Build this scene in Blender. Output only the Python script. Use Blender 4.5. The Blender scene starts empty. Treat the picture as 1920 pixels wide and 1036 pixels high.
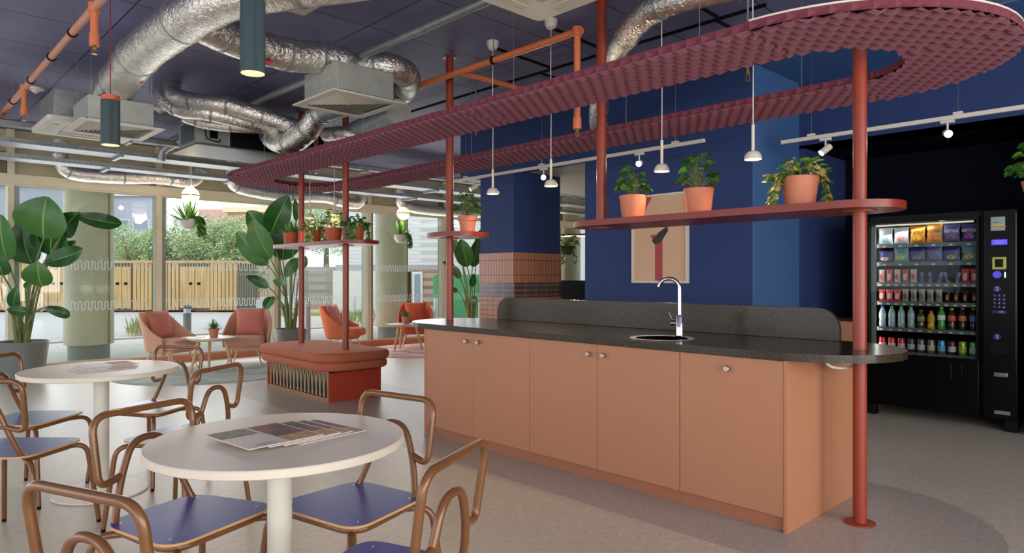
import bpy, math, random
from mathutils import Vector, Matrix, geometry
random.seed(7)
sc = bpy.context.scene
COL = sc.collection
PI = math.pi
# ---------------------------------------------------------------- camera geometry (for authoring positions)
FP, HC, CY, CX = 1280.0, 1.285, 520.0, 960.0
AN = math.atan(1223/1280.0); SA, CA = math.sin(AN), math.cos(AN)
def W(d, px, py):
    l = (px-CX)/FP*d
    return Vector((SA*d+CA*l, CA*d-SA*l, HC+(CY-py)/FP*d))
# ---------------------------------------------------------------- materials
def lin(c):
    o = []
    for x in c[:3]:
        x /= 255.0
        o.append(x/12.92 if x <= .04045 else ((x+.055)/1.055)**2.4)
    return (o[0], o[1], o[2], 1.0)
MATS = {}
def nm(name):
    m = bpy.data.materials.new(name); m.use_nodes = True
    nt = m.node_tree; b = nt.nodes['Principled BSDF']
    return m, nt, b
def N(nt, t, **kw):
    n = nt.nodes.new(t)
    for k, v in kw.items(): setattr(n, k, v)
    return n
def coords(nt, scale=(1, 1, 1)):
    tc = N(nt, 'ShaderNodeTexCoord'); mp = N(nt, 'ShaderNodeMapping')
    mp.inputs['Scale'].default_value = scale
    nt.links.new(tc.outputs['Object'], mp.inputs['Vector'])
    return mp.outputs['Vector']
def add_bump(nt, b, vec, scale, strength, detail=3, dist=.01, kind='noise'):
    if kind == 'noise':
        t = N(nt, 'ShaderNodeTexNoise'); t.inputs['Detail'].default_value = detail
    else:
        t = N(nt, 'ShaderNodeTexVoronoi')
    t.inputs['Scale'].default_value = scale
    nt.links.new(vec, t.inputs['Vector'])
    bp = N(nt, 'ShaderNodeBump'); bp.inputs['Strength'].default_value = strength; bp.inputs['Distance'].default_value = dist
    nt.links.new(t.outputs[0], bp.inputs['Height'])
    nt.links.new(bp.outputs[0], b.inputs['Normal'])
    return t, bp
def mat(name, rgb, rough=.5, metal=0.0, var=0.0, vs=6.0, bump=0.0, bs=60.0, emit=0.0, coat=0.0, scale=(1, 1, 1), spec=.5, trans=0.0):
    if name in MATS: return MATS[name]
    m, nt, b = nm(name)
    c = lin(rgb)
    b.inputs['Base Color'].default_value = c
    b.inputs['Roughness'].default_value = rough
    b.inputs['Metallic'].default_value = metal
    b.inputs['Specular IOR Level'].default_value = spec
    b.inputs['Coat Weight'].default_value = coat
    b.inputs['Transmission Weight'].default_value = trans
    vec = coords(nt, scale)
    t = N(nt, 'ShaderNodeTexNoise'); t.inputs['Scale'].default_value = vs; t.inputs['Detail'].default_value = 4
    nt.links.new(vec, t.inputs['Vector'])
    mr = N(nt, 'ShaderNodeMapRange'); mr.inputs[1].default_value = .3; mr.inputs[2].default_value = .7
    mr.inputs[3].default_value = 1-max(var, .02); mr.inputs[4].default_value = 1+max(var, .02)
    nt.links.new(t.outputs[0], mr.inputs[0])
    mx = N(nt, 'ShaderNodeVectorMath', operation='SCALE'); mx.inputs[0].default_value = c[:3]
    nt.links.new(mr.outputs[0], mx.inputs['Scale'])
    nt.links.new(mx.outputs[0], b.inputs['Base Color'])
    if bump: add_bump(nt, b, vec, bs, bump)
    if emit:
        b.inputs['Emission Color'].default_value = c; b.inputs['Emission Strength'].default_value = emit
    MATS[name] = m
    return m
def emis(name, rgb, s):
    if name in MATS: return MATS[name]
    m, nt, b = nm(name)
    b.inputs['Base Color'].default_value = lin(rgb)
    b.inputs['Emission Color'].default_value = lin(rgb); b.inputs['Emission Strength'].default_value = s
    MATS[name] = m
    return m
def glass_mat(name, tint=(255, 255, 255), gloss=.06, mul=.8):
    if name in MATS: return MATS[name]
    m, nt, b = nm(name)
    nt.nodes.remove(b)
    out = nt.nodes['Material Output']
    tr = N(nt, 'ShaderNodeBsdfTransparent'); tr.inputs[0].default_value = lin(tint)
    gl = N(nt, 'ShaderNodeBsdfGlossy'); gl.inputs['Roughness'].default_value = .02
    fr = N(nt, 'ShaderNodeFresnel'); fr.inputs['IOR'].default_value = 1.35
    ml = N(nt, 'ShaderNodeMath', operation='MULTIPLY_ADD'); ml.inputs[1].default_value = mul; ml.inputs[2].default_value = gloss*.3
    nt.links.new(fr.outputs[0], ml.inputs[0])
    mx = N(nt, 'ShaderNodeMixShader')
    nt.links.new(ml.outputs[0], mx.inputs[0]); nt.links.new(tr.outputs[0], mx.inputs[1]); nt.links.new(gl.outputs[0], mx.inputs[2])
    nt.links.new(mx.outputs[0], out.inputs[0])
    MATS[name] = m
    return m
def brick_mat(name, c1, c2, cm, w, h, mortar=.004, rough=.5, offset=.0, bumpy=.3, axis='wall'):
    if name in MATS: return MATS[name]
    m, nt, b = nm(name)
    tc = N(nt, 'ShaderNodeTexCoord'); sp = N(nt, 'ShaderNodeSeparateXYZ'); cb = N(nt, 'ShaderNodeCombineXYZ')
    nt.links.new(tc.outputs['Object'], sp.inputs[0])
    if axis == 'wall':
        ad = N(nt, 'ShaderNodeMath', operation='ADD')
        nt.links.new(sp.outputs[0], ad.inputs[0]); nt.links.new(sp.outputs[1], ad.inputs[1])
        nt.links.new(ad.outputs[0], cb.inputs[0]); nt.links.new(sp.outputs[2], cb.inputs[1])
    else:
        nt.links.new(sp.outputs[0], cb.inputs[0]); nt.links.new(sp.outputs[1], cb.inputs[1])
    br = N(nt, 'ShaderNodeTexBrick'); br.offset = offset
    br.inputs['Color1'].default_value = lin(c1); br.inputs['Color2'].default_value = lin(c2); br.inputs['Mortar'].default_value = lin(cm)
    br.inputs['Scale'].default_value = 1; br.inputs['Mortar Size'].default_value = mortar; br.inputs['Mortar Smooth'].default_value = .1
    br.inputs['Brick Width'].default_value = w; br.inputs['Row Height'].default_value = h
    nt.links.new(cb.outputs[0], br.inputs['Vector']); nt.links.new(br.outputs['Color'], b.inputs['Base Color'])
    bp = N(nt, 'ShaderNodeBump'); bp.inputs['Strength'].default_value = bumpy; bp.inputs['Distance'].default_value = .004; bp.invert = True
    nt.links.new(br.outputs['Fac'], bp.inputs['Height']); nt.links.new(bp.outputs[0], b.inputs['Normal'])
    b.inputs['Roughness'].default_value = rough
    MATS[name] = m
    return m
# ---------------------------------------------------------------- mesh builder
class MB:
    def __init__(s): s.v = []; s.f = []; s.m = []; s.cur = 0
    def add(s, vs, fs, M=None):
        o = len(s.v)
        s.v += [(M @ Vector(v)) if M else Vector(v) for v in vs]
        for f in fs: s.f.append([i+o for i in f]); s.m.append(s.cur)
        return s
    def box(s, x0, x1, y0, y1, z0, z1, M=None):
        return s.add([(x0, y0, z0), (x1, y0, z0), (x1, y1, z0), (x0, y1, z0), (x0, y0, z1), (x1, y0, z1), (x1, y1, z1), (x0, y1, z1)],
              [(0, 3, 2, 1), (4, 5, 6, 7), (0, 1, 5, 4), (1, 2, 6, 5), (2, 3, 7, 6), (3, 0, 4, 7)], M)
    def tube(s, pts, r, n=10, closed=False, caps=True, M=None):
        P = [Vector(p) for p in pts]; k = len(P)
        if k < 2: return s
        T = []
        for i in range(k):
            if closed: t = P[(i+1) % k]-P[i-1]
            else: t = P[min(i+1, k-1)]-P[max(i-1, 0)]
            T.append(t.normalized() if t.length > 1e-9 else Vector((0, 0, 1)))
        a = Vector((0, 0, 1)) if abs(T[0].z) < .9 else Vector((1, 0, 0))
        u = T[0].cross(a).normalized()
        vs = []
        for i in range(k):
            u = (u-T[i]*u.dot(T[i]))
            u = u.normalized() if u.length > 1e-6 else T[i].orthogonal().normalized()
            w = T[i].cross(u)
            rr = r[i] if isinstance(r, (list, tuple)) else r
            for j in range(n):
                q = 2*PI*j/n
                vs.append(P[i]+u*math.cos(q)*rr+w*math.sin(q)*rr)
        fs = []
        for i in range(k if closed else k-1):
            for j in range(n):
                a0 = i*n+j; a1 = i*n+(j+1) % n; b0 = ((i+1) % k)*n+j; b1 = ((i+1) % k)*n+(j+1) % n
                fs.append((a0, a1, b1, b0))
        if caps and not closed:
            fs.append(tuple(range(n-1, -1, -1))); fs.append(tuple(range((k-1)*n, k*n)))
        return s.add(vs, fs, M)
    def cyl(s, a, b, r, n=20, M=None): return s.tube([a, b], r, n, M=M)
    def lathe(s, prof, n=28, c=(0, 0, 0), M=None):
        vs = []; fs = []; k = len(prof)
        for (r, z) in prof:
            for j in range(n):
                q = 2*PI*j/n; vs.append((c[0]+r*math.cos(q), c[1]+r*math.sin(q), c[2]+z))
        for i in range(k-1):
            for j in range(n):
                fs.append((i*n+j, i*n+(j+1) % n, (i+1)*n+(j+1) % n, (i+1)*n+j))
        if prof[0][0] > 1e-5: fs.append(tuple(range(n-1, -1, -1)))
        if prof[-1][0] > 1e-5: fs.append(tuple(range((k-1)*n, k*n)))
        return s.add(vs, fs, M)
    def prism(s, poly, z0, z1, M=None, holes=()):
        n = len(poly)
        if not holes:
            vs = [(p[0], p[1], z0) for p in poly]+[(p[0], p[1], z1) for p in poly]
            fs = [tuple(range(n-1, -1, -1)), tuple(range(n, 2*n))]+[(i, (i+1) % n, n+(i+1) % n, n+i) for i in range(n)]
            return s.add(vs, fs, M)
        loops = [list(poly)]+[list(h) for h in holes]
        flat = [p for l in loops for p in l]; m = len(flat)
        tris = geometry.tessellate_polygon([[Vector((p[0], p[1], 0)) for p in l] for l in loops])
        vs = [(p[0], p[1], z0) for p in flat]+[(p[0], p[1], z1) for p in flat]
        fs = []
        for t in tris:
            a, b, c = [Vector((flat[i][0], flat[i][1], 0)) for i in t]
            if (b-a).cross(c-a).z < 0: t = (t[0], t[2], t[1])
            fs.append((m+t[0], m+t[1], m+t[2])); fs.append((t[2], t[1], t[0]))
        o = 0
        for l in loops:
            k = len(l)
            for i in range(k): fs.append((o+i, o+(i+1) % k, m+o+(i+1) % k, m+o+i))
            o += k
        return s.add(vs, fs, M)
    def quad(s, a, b, c, d, M=None): return s.add([a, b, c, d], [(0, 1, 2, 3)], M)
    def build(s, name, mats, parent=None, bev=0.0, sm=True, world=False, ang=.6, sub=0, seg=2):
        me = bpy.data.meshes.new(name)
        vs = s.v
        if world and parent is not None:
            IM = gm(parent).inverted(); vs = [IM @ Vector(v) for v in s.v]
        me.from_pydata([tuple(v) for v in vs], [], s.f)
        if not isinstance(mats, (list, tuple)): mats = [mats]
        for m_ in mats: me.materials.append(m_)
        me.polygons.foreach_set('material_index', s.m)
        me.update(); me.validate()
        if sm:
            me.polygons.foreach_set('use_smooth', [True]*len(me.polygons))
            me.set_sharp_from_angle(angle=ang)
        o = bpy.data.objects.new(name, me); COL.objects.link(o)
        if parent is not None: o.parent = parent
        if bev:
            md = o.modifiers.new('bevel', 'BEVEL'); md.width = bev; md.segments = seg; md.limit_method = 'ANGLE'; md.angle_limit = .7
            md.harden_normals = False
        if sub:
            md = o.modifiers.new('sub', 'SUBSURF'); md.levels = sub; md.render_levels = sub
        return o
def gm(o):
    M = Matrix.Translation(o.location) @ o.rotation_euler.to_matrix().to_4x4()
    return (gm(o.parent) @ M) if o.parent else M
def thing(name, label, cat, loc=(0, 0, 0), rz=0.0, group=None):
    o = bpy.data.objects.new(name, None); COL.objects.link(o); o.empty_display_size = .1
    o.location = loc; o.rotation_euler = (0, 0, rz); o['label'] = label; o['category'] = cat
    if group: o['group'] = group
    return o
def tag(o, label, cat, group=None, kind=None):
    o['label'] = label; o['category'] = cat
    if group: o['group'] = group
    if kind: o['kind'] = kind
    return o
def struct(o): o['kind'] = 'structure'; return o
def kids(o): return [c for c in bpy.data.objects if c.parent == o]
def dup(root, loc, rz=0.0, label=None, group=None, sc_=None, rot=None):
    def cp(o, parent):
        c = o.copy(); COL.objects.link(c)
        if parent is not None: c.parent = parent
        for k in tree.get(o.name, []): cp(k, c)
        return c
    tree = {}
    for o in bpy.data.objects:
        if o.parent: tree.setdefault(o.parent.name, []).append(o)
    r = cp(root, None); r.location = loc; r.rotation_euler = rot if rot else (0, 0, rz)
    if label: r['label'] = label
    if group: r['group'] = group
    if sc_: r.scale = (sc_,)*3 if not isinstance(sc_, tuple) else sc_
    return r
def fillet(pts, r, n=6, closed=False):
    P = [Vector(p) for p in pts]; k = len(P); out = []
    rr = r if isinstance(r, (list, tuple)) else [r]*k
    for i in range(k):
        if not closed and i in (0, k-1): out.append(P[i]); continue
        a, b, c = P[i-1], P[i], P[(i+1) % k]
        d1 = (a-b); d2 = (c-b)
        e = min(rr[i], d1.length*.49, d2.length*.49)
        if e < 1e-5: out.append(b); continue
        p0 = b+d1.normalized()*e; p2 = b+d2.normalized()*e
        for j in range(n+1):
            t = j/n; out.append(p0*(1-t)**2+b*2*t*(1-t)+p2*t*t)
    return out
def rpoly(pts, r, n=6): return [(p.x, p.y) for p in fillet([(a, b, 0) for a, b in pts], r, n, True)]
def stad(x, yA, yB, r, n=20):
    o = []
    for i in range(n+1):
        t = PI+PI*i/n; o.append((x+r*math.cos(t), yA+r*math.sin(t)))
    for i in range(n+1):
        t = PI*i/n; o.append((x+r*math.cos(t), yB+r*math.sin(t)))
    return o
def circ(x, y, r, n=32): return [(x+r*math.cos(2*PI*i/n), y+r*math.sin(2*PI*i/n)) for i in range(n)]
def text(name, s, size, m, parent, M, ext=.0006, align='CENTER', world=False, bold=.0):
    if world: M = gm(parent).inverted() @ M
    cu = bpy.data.curves.new(name+'_c', 'FONT'); cu.body = s; cu.size = size; cu.align_x = align; cu.align_y = 'CENTER'; cu.extrude = ext
    cu.resolution_u = 3; cu.offset = size*bold
    t = bpy.data.objects.new(name+'_t', cu); COL.objects.link(t)
    dg = bpy.context.evaluated_depsgraph_get(); dg.update()
    me = bpy.data.meshes.new_from_object(t.evaluated_get(dg)); me.name = name
    bpy.data.objects.remove(t)
    me.transform(M); me.materials.clear(); me.materials.append(m)
    o = bpy.data.objects.new(name, me); COL.objects.link(o)
    if parent is not None: o.parent = parent
    return o
# text facing -X (reading from the camera side, left = +Y)
FX = Matrix(((0, 0, -1, 0), (-1, 0, 0, 0), (0, 1, 0, 0), (0, 0, 0, 1)))

# ---------------------------------------------------------------- palette
salmon = mat('salmon_laminate', (184, 126, 94), .45, var=.02)
salmon_edge = mat('salmon_edge', (166, 108, 80), .5)
coral = mat('coral_steel', (148, 58, 38), .35, var=.03)
shelfm = mat('coral_board', (132, 44, 27), .35, var=.03)
redboard = mat('red_board', (176, 62, 40), .45, var=.03)
navy = mat('navy_paint', (48, 66, 114), .6, var=.03, spec=.25)
black = mat('black_gloss', (5, 5, 7), .36, spec=.16)
blackm = mat('black_matt', (12, 12, 13), .7, spec=.2)
white = mat('white_paint', (222, 216, 205), .45)
tabw = mat('table_white', (226, 214, 196), .35)
tablegm = mat('table_leg', (214, 210, 198), .35)
terra = mat('terracotta', (206, 128, 98), .7, var=.06, vs=18)
terra2 = mat('terracotta_deep', (192, 92, 60), .65, var=.06, vs=18)
soil = mat('soil', (52, 38, 28), .95, var=.3, vs=60, bump=.6)
bronze = mat('bronze_tube', (120, 78, 42), .34, metal=.15, var=.08, vs=30, coat=.35)
seatblue = mat('seat_blue', (44, 56, 150), .36, coat=.6)
seatblue.node_tree.nodes['Principled BSDF'].inputs['Coat Roughness'].default_value = .28
plyedge = mat('ply_edge', (205, 160, 115), .5)
chrome = mat('chrome', (225, 225, 228), .08, metal=1)
steel = mat('brushed_steel', (190, 186, 178), .28, metal=1, var=.05, vs=40)
galv = mat('galvanised', (150, 156, 158), .42, metal=.55, var=.12, vs=14)
galvb = mat('galvanised_box', (168, 170, 162), .5, metal=.3, var=.12, vs=8)
greyw = mat('grille_white', (206, 200, 186), .5)
orange = mat('orange_pipe', (212, 116, 70), .45, var=.03)
pinkpipe = mat('pink_pipe', (202, 138, 112), .45, var=.04)
brass = mat('brass', (170, 130, 60), .3, metal=1)
beige = mat('beige_frame', (226, 214, 184), .5, var=.03)
beigep = mat('beige_panel', (192, 180, 146), .6, var=.03)
greyal = mat('grey_aluminium', (140, 150, 146), .4, metal=.3)
fabric_tan = mat('tan_weave', (212, 160, 134), .9, var=.05, vs=200, bump=.2, bs=400)
fabric_or = mat('orange_weave', (212, 112, 72), .9, var=.05, vs=200, bump=.2, bs=400)
fabric_rust = mat('rust_weave', (206, 98, 62), .9, var=.05, vs=200, bump=.2, bs=400)
cushpink = mat('pink_cushion', (206, 124, 110), .85, var=.05, vs=100, bump=.2, bs=300)
cushrose = mat('rose_cushion', (208, 128, 124), .85, var=.05, vs=100, bump=.2, bs=300)
cushor = mat('orange_cushion', (206, 92, 60), .85, var=.05, vs=100, bump=.2, bs=300)
benchf = mat('rust_velvet', (176, 96, 66), .75, var=.06, vs=10, bump=.1, bs=300)
benchf.node_tree.nodes['Principled BSDF'].inputs['Sheen Weight'].default_value = .4; benchf.node_tree.nodes['Principled BSDF'].inputs['Sheen Tint'].default_value = lin((226, 140, 104))
slatm = mat('slat_wood', (196, 172, 136), .55, var=.12, vs=12)
legwood = mat('pale_wood', (214, 178, 128), .5, var=.08, vs=14)
ltgreyw = mat('pale_leg', (196, 184, 160), .5)
lampcream = mat('cream_metal', (226, 214, 196), .4)
cordwhite = mat('cord_white', (225, 222, 215), .5)
redcord = mat('red_cord', (140, 28, 34), .6)
darkteal = mat('dark_teal_metal', (52, 72, 76), .45)
leafd = mat('leaf_dark', (54, 116, 42), .38, var=.2, vs=8)
leafm = mat('leaf_mid', (98, 160, 56), .4, var=.2, vs=8)
leafl = mat('leaf_light', (120, 156, 58), .45, var=.25, vs=20)
leafv = mat('leaf_variegated', (196, 186, 110), .5, var=.45, vs=60)
leafb = mat('leaf_banana', (32, 88, 26), .33, var=.25, vs=5)
leafb2 = mat('leaf_banana_light', (58, 112, 42), .36, var=.22, vs=5)
rib = mat('leaf_rib', (128, 160, 90), .5)
stemm = mat('plant_stem', (118, 128, 76), .55, var=.2, vs=10)
greypot = mat('grey_pot', (118, 122, 118), .5, var=.04)
whitepot = mat('white_pot', (214, 208, 200), .4)
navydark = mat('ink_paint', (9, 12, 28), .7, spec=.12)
lampe = emis('lamp_warm', (255, 214, 160), 14)
spote = emis('spot_warm', (255, 226, 180), 60)
globee = emis('globe_glow', (255, 236, 205), 1.1)
glass = glass_mat('window_glass', (246, 250, 248), .06)
vglass = glass_mat('machine_glass', (240, 244, 244), .0, .35)
frost, _nt, _b = nm('frosted_film')
_tl = N(_nt, 'ShaderNodeBsdfTranslucent'); _tl.inputs[0].default_value = (.9, .92, .94, 1); _mx = N(_nt, 'ShaderNodeMixShader'); _mx.inputs[0].default_value = .6
_b.inputs['Base Color'].default_value = (.85, .86, .88, 1); _b.inputs['Roughness'].default_value = .8
_nt.links.new(_b.outputs[0], _mx.inputs[1]); _nt.links.new(_tl.outputs[0], _mx.inputs[2]); _tp = N(_nt, 'ShaderNodeBsdfTransparent'); _m2 = N(_nt, 'ShaderNodeMixShader'); _m2.inputs[0].default_value = .35
_mx.inputs[0].default_value = .85; _tl.inputs[0].default_value = (1, 1, 1, 1)
_nt.links.new(_mx.outputs[0], _m2.inputs[1]); _nt.links.new(_tp.outputs[0], _m2.inputs[2]); _nt.links.new(_m2.outputs[0], _nt.nodes['Material Output'].inputs[0])

def foil_mat():
    m, nt, b = nm('foil')
    vec = coords(nt)
    b.inputs['Metallic'].default_value = .95; b.inputs['Roughness'].default_value = .24
    t = N(nt, 'ShaderNodeTexNoise'); t.inputs['Scale'].default_value = 9; nt.links.new(vec, t.inputs['Vector'])
    cr = N(nt, 'ShaderNodeValToRGB'); cr.color_ramp.elements[0].color = lin((206, 200, 190)); cr.color_ramp.elements[1].color = lin((250, 247, 240))
    nt.links.new(t.outputs[0], cr.inputs[0]); nt.links.new(cr.outputs[0], b.inputs['Base Color'])
    v1 = N(nt, 'ShaderNodeTexNoise'); v1.inputs['Scale'].default_value = 34; v1.inputs['Detail'].default_value = 5; v1.inputs['Distortion'].default_value = 1.5
    nt.links.new(vec, v1.inputs['Vector'])
    bp = N(nt, 'ShaderNodeBump'); bp.inputs['Strength'].default_value = .8; bp.inputs['Distance'].default_value = .012
    nt.links.new(v1.outputs[0], bp.inputs['Height']); nt.links.new(bp.outputs[0], b.inputs['Normal'])
    return m
foil = foil_mat()
def floor_mat():
    m, nt, b = nm('marmoleum')
    tc = N(nt, 'ShaderNodeTexCoord'); sp = N(nt, 'ShaderNodeSeparateXYZ'); nt.links.new(tc.outputs['Object'], sp.inputs[0])
    def mth(op, a, b_=None, c=None):
        n = N(nt, 'ShaderNodeMath', operation=op)
        for i, x in enumerate((a, b_, c)):
            if x is None: continue
            if isinstance(x, (int, float)): n.inputs[i].default_value = x
            else: nt.links.new(x, n.inputs[i])
        return n.outputs[0]
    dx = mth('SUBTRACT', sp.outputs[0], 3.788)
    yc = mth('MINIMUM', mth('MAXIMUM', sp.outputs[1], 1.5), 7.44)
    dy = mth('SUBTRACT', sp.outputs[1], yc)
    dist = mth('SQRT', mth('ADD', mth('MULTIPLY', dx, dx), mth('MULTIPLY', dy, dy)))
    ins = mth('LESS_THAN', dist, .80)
    mp = N(nt, 'ShaderNodeMapping'); mp.inputs['Rotation'].default_value = (0, 0, .75); mp.inputs['Scale'].default_value = (1.6, 4.2, 1)
    nt.links.new(tc.outputs['Object'], mp.inputs[0])
    n1 = N(nt, 'ShaderNodeTexNoise'); n1.inputs['Scale'].default_value = 11; n1.inputs['Detail'].default_value = 8; n1.inputs['Roughness'].default_value = .7; n1.inputs['Distortion'].default_value = .6
    nt.links.new(mp.outputs[0], n1.inputs['Vector'])
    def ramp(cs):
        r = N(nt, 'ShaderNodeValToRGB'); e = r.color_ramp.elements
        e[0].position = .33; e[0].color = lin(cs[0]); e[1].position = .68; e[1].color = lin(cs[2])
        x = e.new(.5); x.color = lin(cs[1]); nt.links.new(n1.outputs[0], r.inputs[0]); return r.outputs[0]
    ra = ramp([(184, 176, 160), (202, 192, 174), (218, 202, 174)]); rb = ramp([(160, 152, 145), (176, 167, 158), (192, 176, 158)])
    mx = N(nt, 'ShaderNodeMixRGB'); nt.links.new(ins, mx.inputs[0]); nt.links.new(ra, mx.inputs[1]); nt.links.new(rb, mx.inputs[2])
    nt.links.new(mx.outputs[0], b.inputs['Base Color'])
    b.inputs['Roughness'].default_value = .34; b.inputs['Specular IOR Level'].default_value = .5
    n2 = N(nt, 'ShaderNodeTexNoise'); n2.inputs['Scale'].default_value = 3; nt.links.new(tc.outputs['Object'], n2.inputs['Vector'])
    bp = N(nt, 'ShaderNodeBump'); bp.inputs['Strength'].default_value = .12; bp.inputs['Distance'].default_value = .01
    nt.links.new(n2.outputs[0], bp.inputs['Height']); nt.links.new(bp.outputs[0], b.inputs['Normal'])
    return m
def ceiling_mat():
    m = brick_mat('ceiling_boards', (122, 122, 158), (114, 116, 152), (40, 40, 66), 1.43, .77, .006, .6, 0, .5, 'flat')
    nt = m.node_tree; b = nt.nodes['Principled BSDF']
    br = [n for n in nt.nodes if n.type == 'TEX_BRICK'][0]
    t = N(nt, 'ShaderNodeTexNoise'); t.inputs['Scale'].default_value = 1.3; t.inputs['Detail'].default_value = 6
    tc = N(nt, 'ShaderNodeTexCoord'); nt.links.new(tc.outputs['Object'], t.inputs['Vector'])
    mr = N(nt, 'ShaderNodeMapRange'); mr.inputs[1].default_value = .3; mr.inputs[2].default_value = .7; mr.inputs[3].default_value = .78; mr.inputs[4].default_value = 1.15
    nt.links.new(t.outputs[0], mr.inputs[0])
    mx = N(nt, 'ShaderNodeVectorMath', operation='SCALE'); nt.links.new(br.outputs['Color'], mx.inputs[0]); nt.links.new(mr.outputs[0], mx.inputs['Scale'])
    nt.links.new(mx.outputs[0], b.inputs['Base Color'])
    return m
def terrazzo():
    m, nt, b = nm('dark_terrazzo')
    vec = coords(nt)
    v = N(nt, 'ShaderNodeTexVoronoi'); v.inputs['Scale'].default_value = 260; nt.links.new(vec, v.inputs['Vector'])
    cr = N(nt, 'ShaderNodeValToRGB'); e = cr.color_ramp.elements
    e[0].position = .0; e[0].color = lin((56, 48, 38)); e[1].position = .80; e[1].color = lin((56, 48, 38))
    x = e.new(.90); x.color = lin((88, 78, 62)); cr.color_ramp.interpolation = 'CONSTANT'
    sp = N(nt, 'ShaderNodeSeparateColor'); nt.links.new(v.outputs['Color'], sp.inputs[0]); nt.links.new(sp.outputs[0], cr.inputs[0])
    nt.links.new(cr.outputs[0], b.inputs['Base Color']); b.inputs['Roughness'].default_value = .2; b.inputs['Specular IOR Level'].default_value = .35
    return m
terr = terrazzo()
floorm = floor_mat(); ceilm = ceiling_mat()
acoustic = mat('mauve_felt', (136, 84, 98), .85, var=.06, vs=40)
acside = mat('mauve_felt_edge', (116, 54, 68), .85, var=.08, vs=40)
# ---------------------------------------------------------------- ROOM
def sbox(name, x0, x1, y0, y1, z0, z1, m, parent=None, bev=0):
    o = MB().box(x0, x1, y0, y1, z0, z1).build(name, m, parent, bev=bev, sm=False)
    if parent is None: struct(o)
    return o
CZ = 3.24
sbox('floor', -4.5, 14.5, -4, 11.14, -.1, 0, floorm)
sbox('ceiling', -4.5, 14.5, -4, 11.3, CZ, CZ+.12, ceilm)
# far (window) wall : glazing at Y = 11.1
WY = 11.1
mull = [-2.18, -.37, 1.44, 3.25, 5.07, 6.88, 8.68, 10.5, 12.3, 14.1]
zb, zt = .09, 2.52
for i in range(len(mull)-1):
    x0, x1 = mull[i]+.035, mull[i+1]-.035
    fr = MB(); fr.box(x0-.07, x0, WY-.05, WY+.14, zb, zt); fr.box(x0, x1, WY-.03, WY+.06, zb, zb+.03); fr.box(x0, x1, WY-.03, WY+.06, zt-.02, zt)
    w = struct(fr.build('window_%d' % (i+1), beige, sm=False))
    MB().box(x0-.07, x0-.0001, WY+.14, WY+.17, zb, zt).build('glazing_cap', greyal, w, sm=False)
    MB().box(x0-.001, x0+.06, WY-.02, WY+.03, zb+.03, zt-.02).build('side_frame', greyal, w, sm=False)
    MB().box(x0, x1, WY, WY+.012, zb+.03, zt-.02).build('glass_pane', glass, w, sm=False)
    if 1.2 < mull[i] < 12:
        for zz in (.83, 1.40):
            pm = MB(); p = .082; hh = .118; nn = int((x1-x0-.1)/p)
            pts = []
            for k in range(nn):
                xx = x0+.08+k*p
                for j in range(8):
                    t = PI*j/7
                    pts.append((xx+p/4-p/4*math.cos(t), WY-.004, zz+hh-p/4+p/4*math.sin(t)))
                for j in range(8):
                    t = PI*j/7
                    pts.append((xx+p/2+p/4-p/4*math.cos(t), WY-.004, zz+p/4-p/4*math.sin(t)))
            for a in range(len(pts)-1):
                A = Vector(pts[a]); B = Vector(pts[a+1]); d = (B-A)
                if d.length < 1e-6: continue
                s_ = Vector((d.z, 0, -d.x)).normalized()*.007; e = d.normalized()*.003
                pm.quad(A-s_-e, B-s_+e, B+s_+e, A+s_-e)
            pm.build('wavy_film_pattern', frost, w, sm=False)
sbox('trim_1', -4.5, 14.5, WY-.07, WY+.14, zt, zt+.13, beige, bev=.004)
sbox('wall_far', -4.5, 14.5, WY+.02, WY+.14, zt+.13, CZ, beigep)
for i, x in enumerate(mull[1:]):
    sbox('trim_%d' % (i+10), x-.04, x+.04, WY-.05, WY+.02, zt+.13, CZ, beige)
    sbox('trim_%d' % (i+30), x-.12, x-.05, WY-.03, WY+.02, zt+.13, CZ-.3, mat('moss_frame', (112, 110, 80), .6))
sbox('baseboard_far', -4.5, 14.5, WY-.10, WY+.14, 0, .09, mat('kerb_coral', (196, 124, 100), .6))
# right side : navy wall (X=5.87), bulkheads, tiled pier, recess
BX = 5.87
sbox('wall_right', BX, 6.8, 2.98, 4.96, 0, CZ, navy)
sbox('wall_bulkhead', BX, BX+.25, 4.96, 7.15, 2.617, CZ, navy)
sbox('wall_bulkhead_deep', 6.8, 7.0, -4, 2.98, 2.57, CZ, navy)
sbox('ceiling_soffit', BX+.25, 14.5, 4.96, 7.3, 2.617, 2.70, mat('soffit_white', (205, 198, 182), .6))
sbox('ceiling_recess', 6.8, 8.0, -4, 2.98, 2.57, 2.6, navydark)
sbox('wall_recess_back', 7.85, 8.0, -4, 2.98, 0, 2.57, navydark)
sbox('wall_recess_return', 6.8, 7.85, 2.90, 2.98, 0, 2.57, navy)
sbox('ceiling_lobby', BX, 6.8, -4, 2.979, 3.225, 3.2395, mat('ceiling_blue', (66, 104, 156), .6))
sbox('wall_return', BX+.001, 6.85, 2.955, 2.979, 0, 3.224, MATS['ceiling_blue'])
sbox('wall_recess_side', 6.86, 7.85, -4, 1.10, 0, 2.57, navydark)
sbox('wall_end_right', 14.5, 14.6, 4.9, 11.3, 0, CZ, beigep)
sbox('wall_deep_right', 6.8, 14.5, 4.86, 4.96, 0, 2.617, mat('off_white', (190, 184, 170), .6))
pier = sbox('wall_pier', BX, 6.72, 6.11, 6.74, 1.595, 2.617, navy)
tA = brick_mat('tile_tall', (200, 128, 96), (190, 118, 88), (70, 66, 48), .052, .188, .004, .25)
tB = brick_mat('tile_dark', (70, 72, 78), (62, 64, 72), (186, 104, 70), .19, .0625, .005, .15)
tC = brick_mat('tile_small', (196, 124, 94), (188, 116, 86), (84, 84, 60), .102, .062, .0045, .25)
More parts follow.
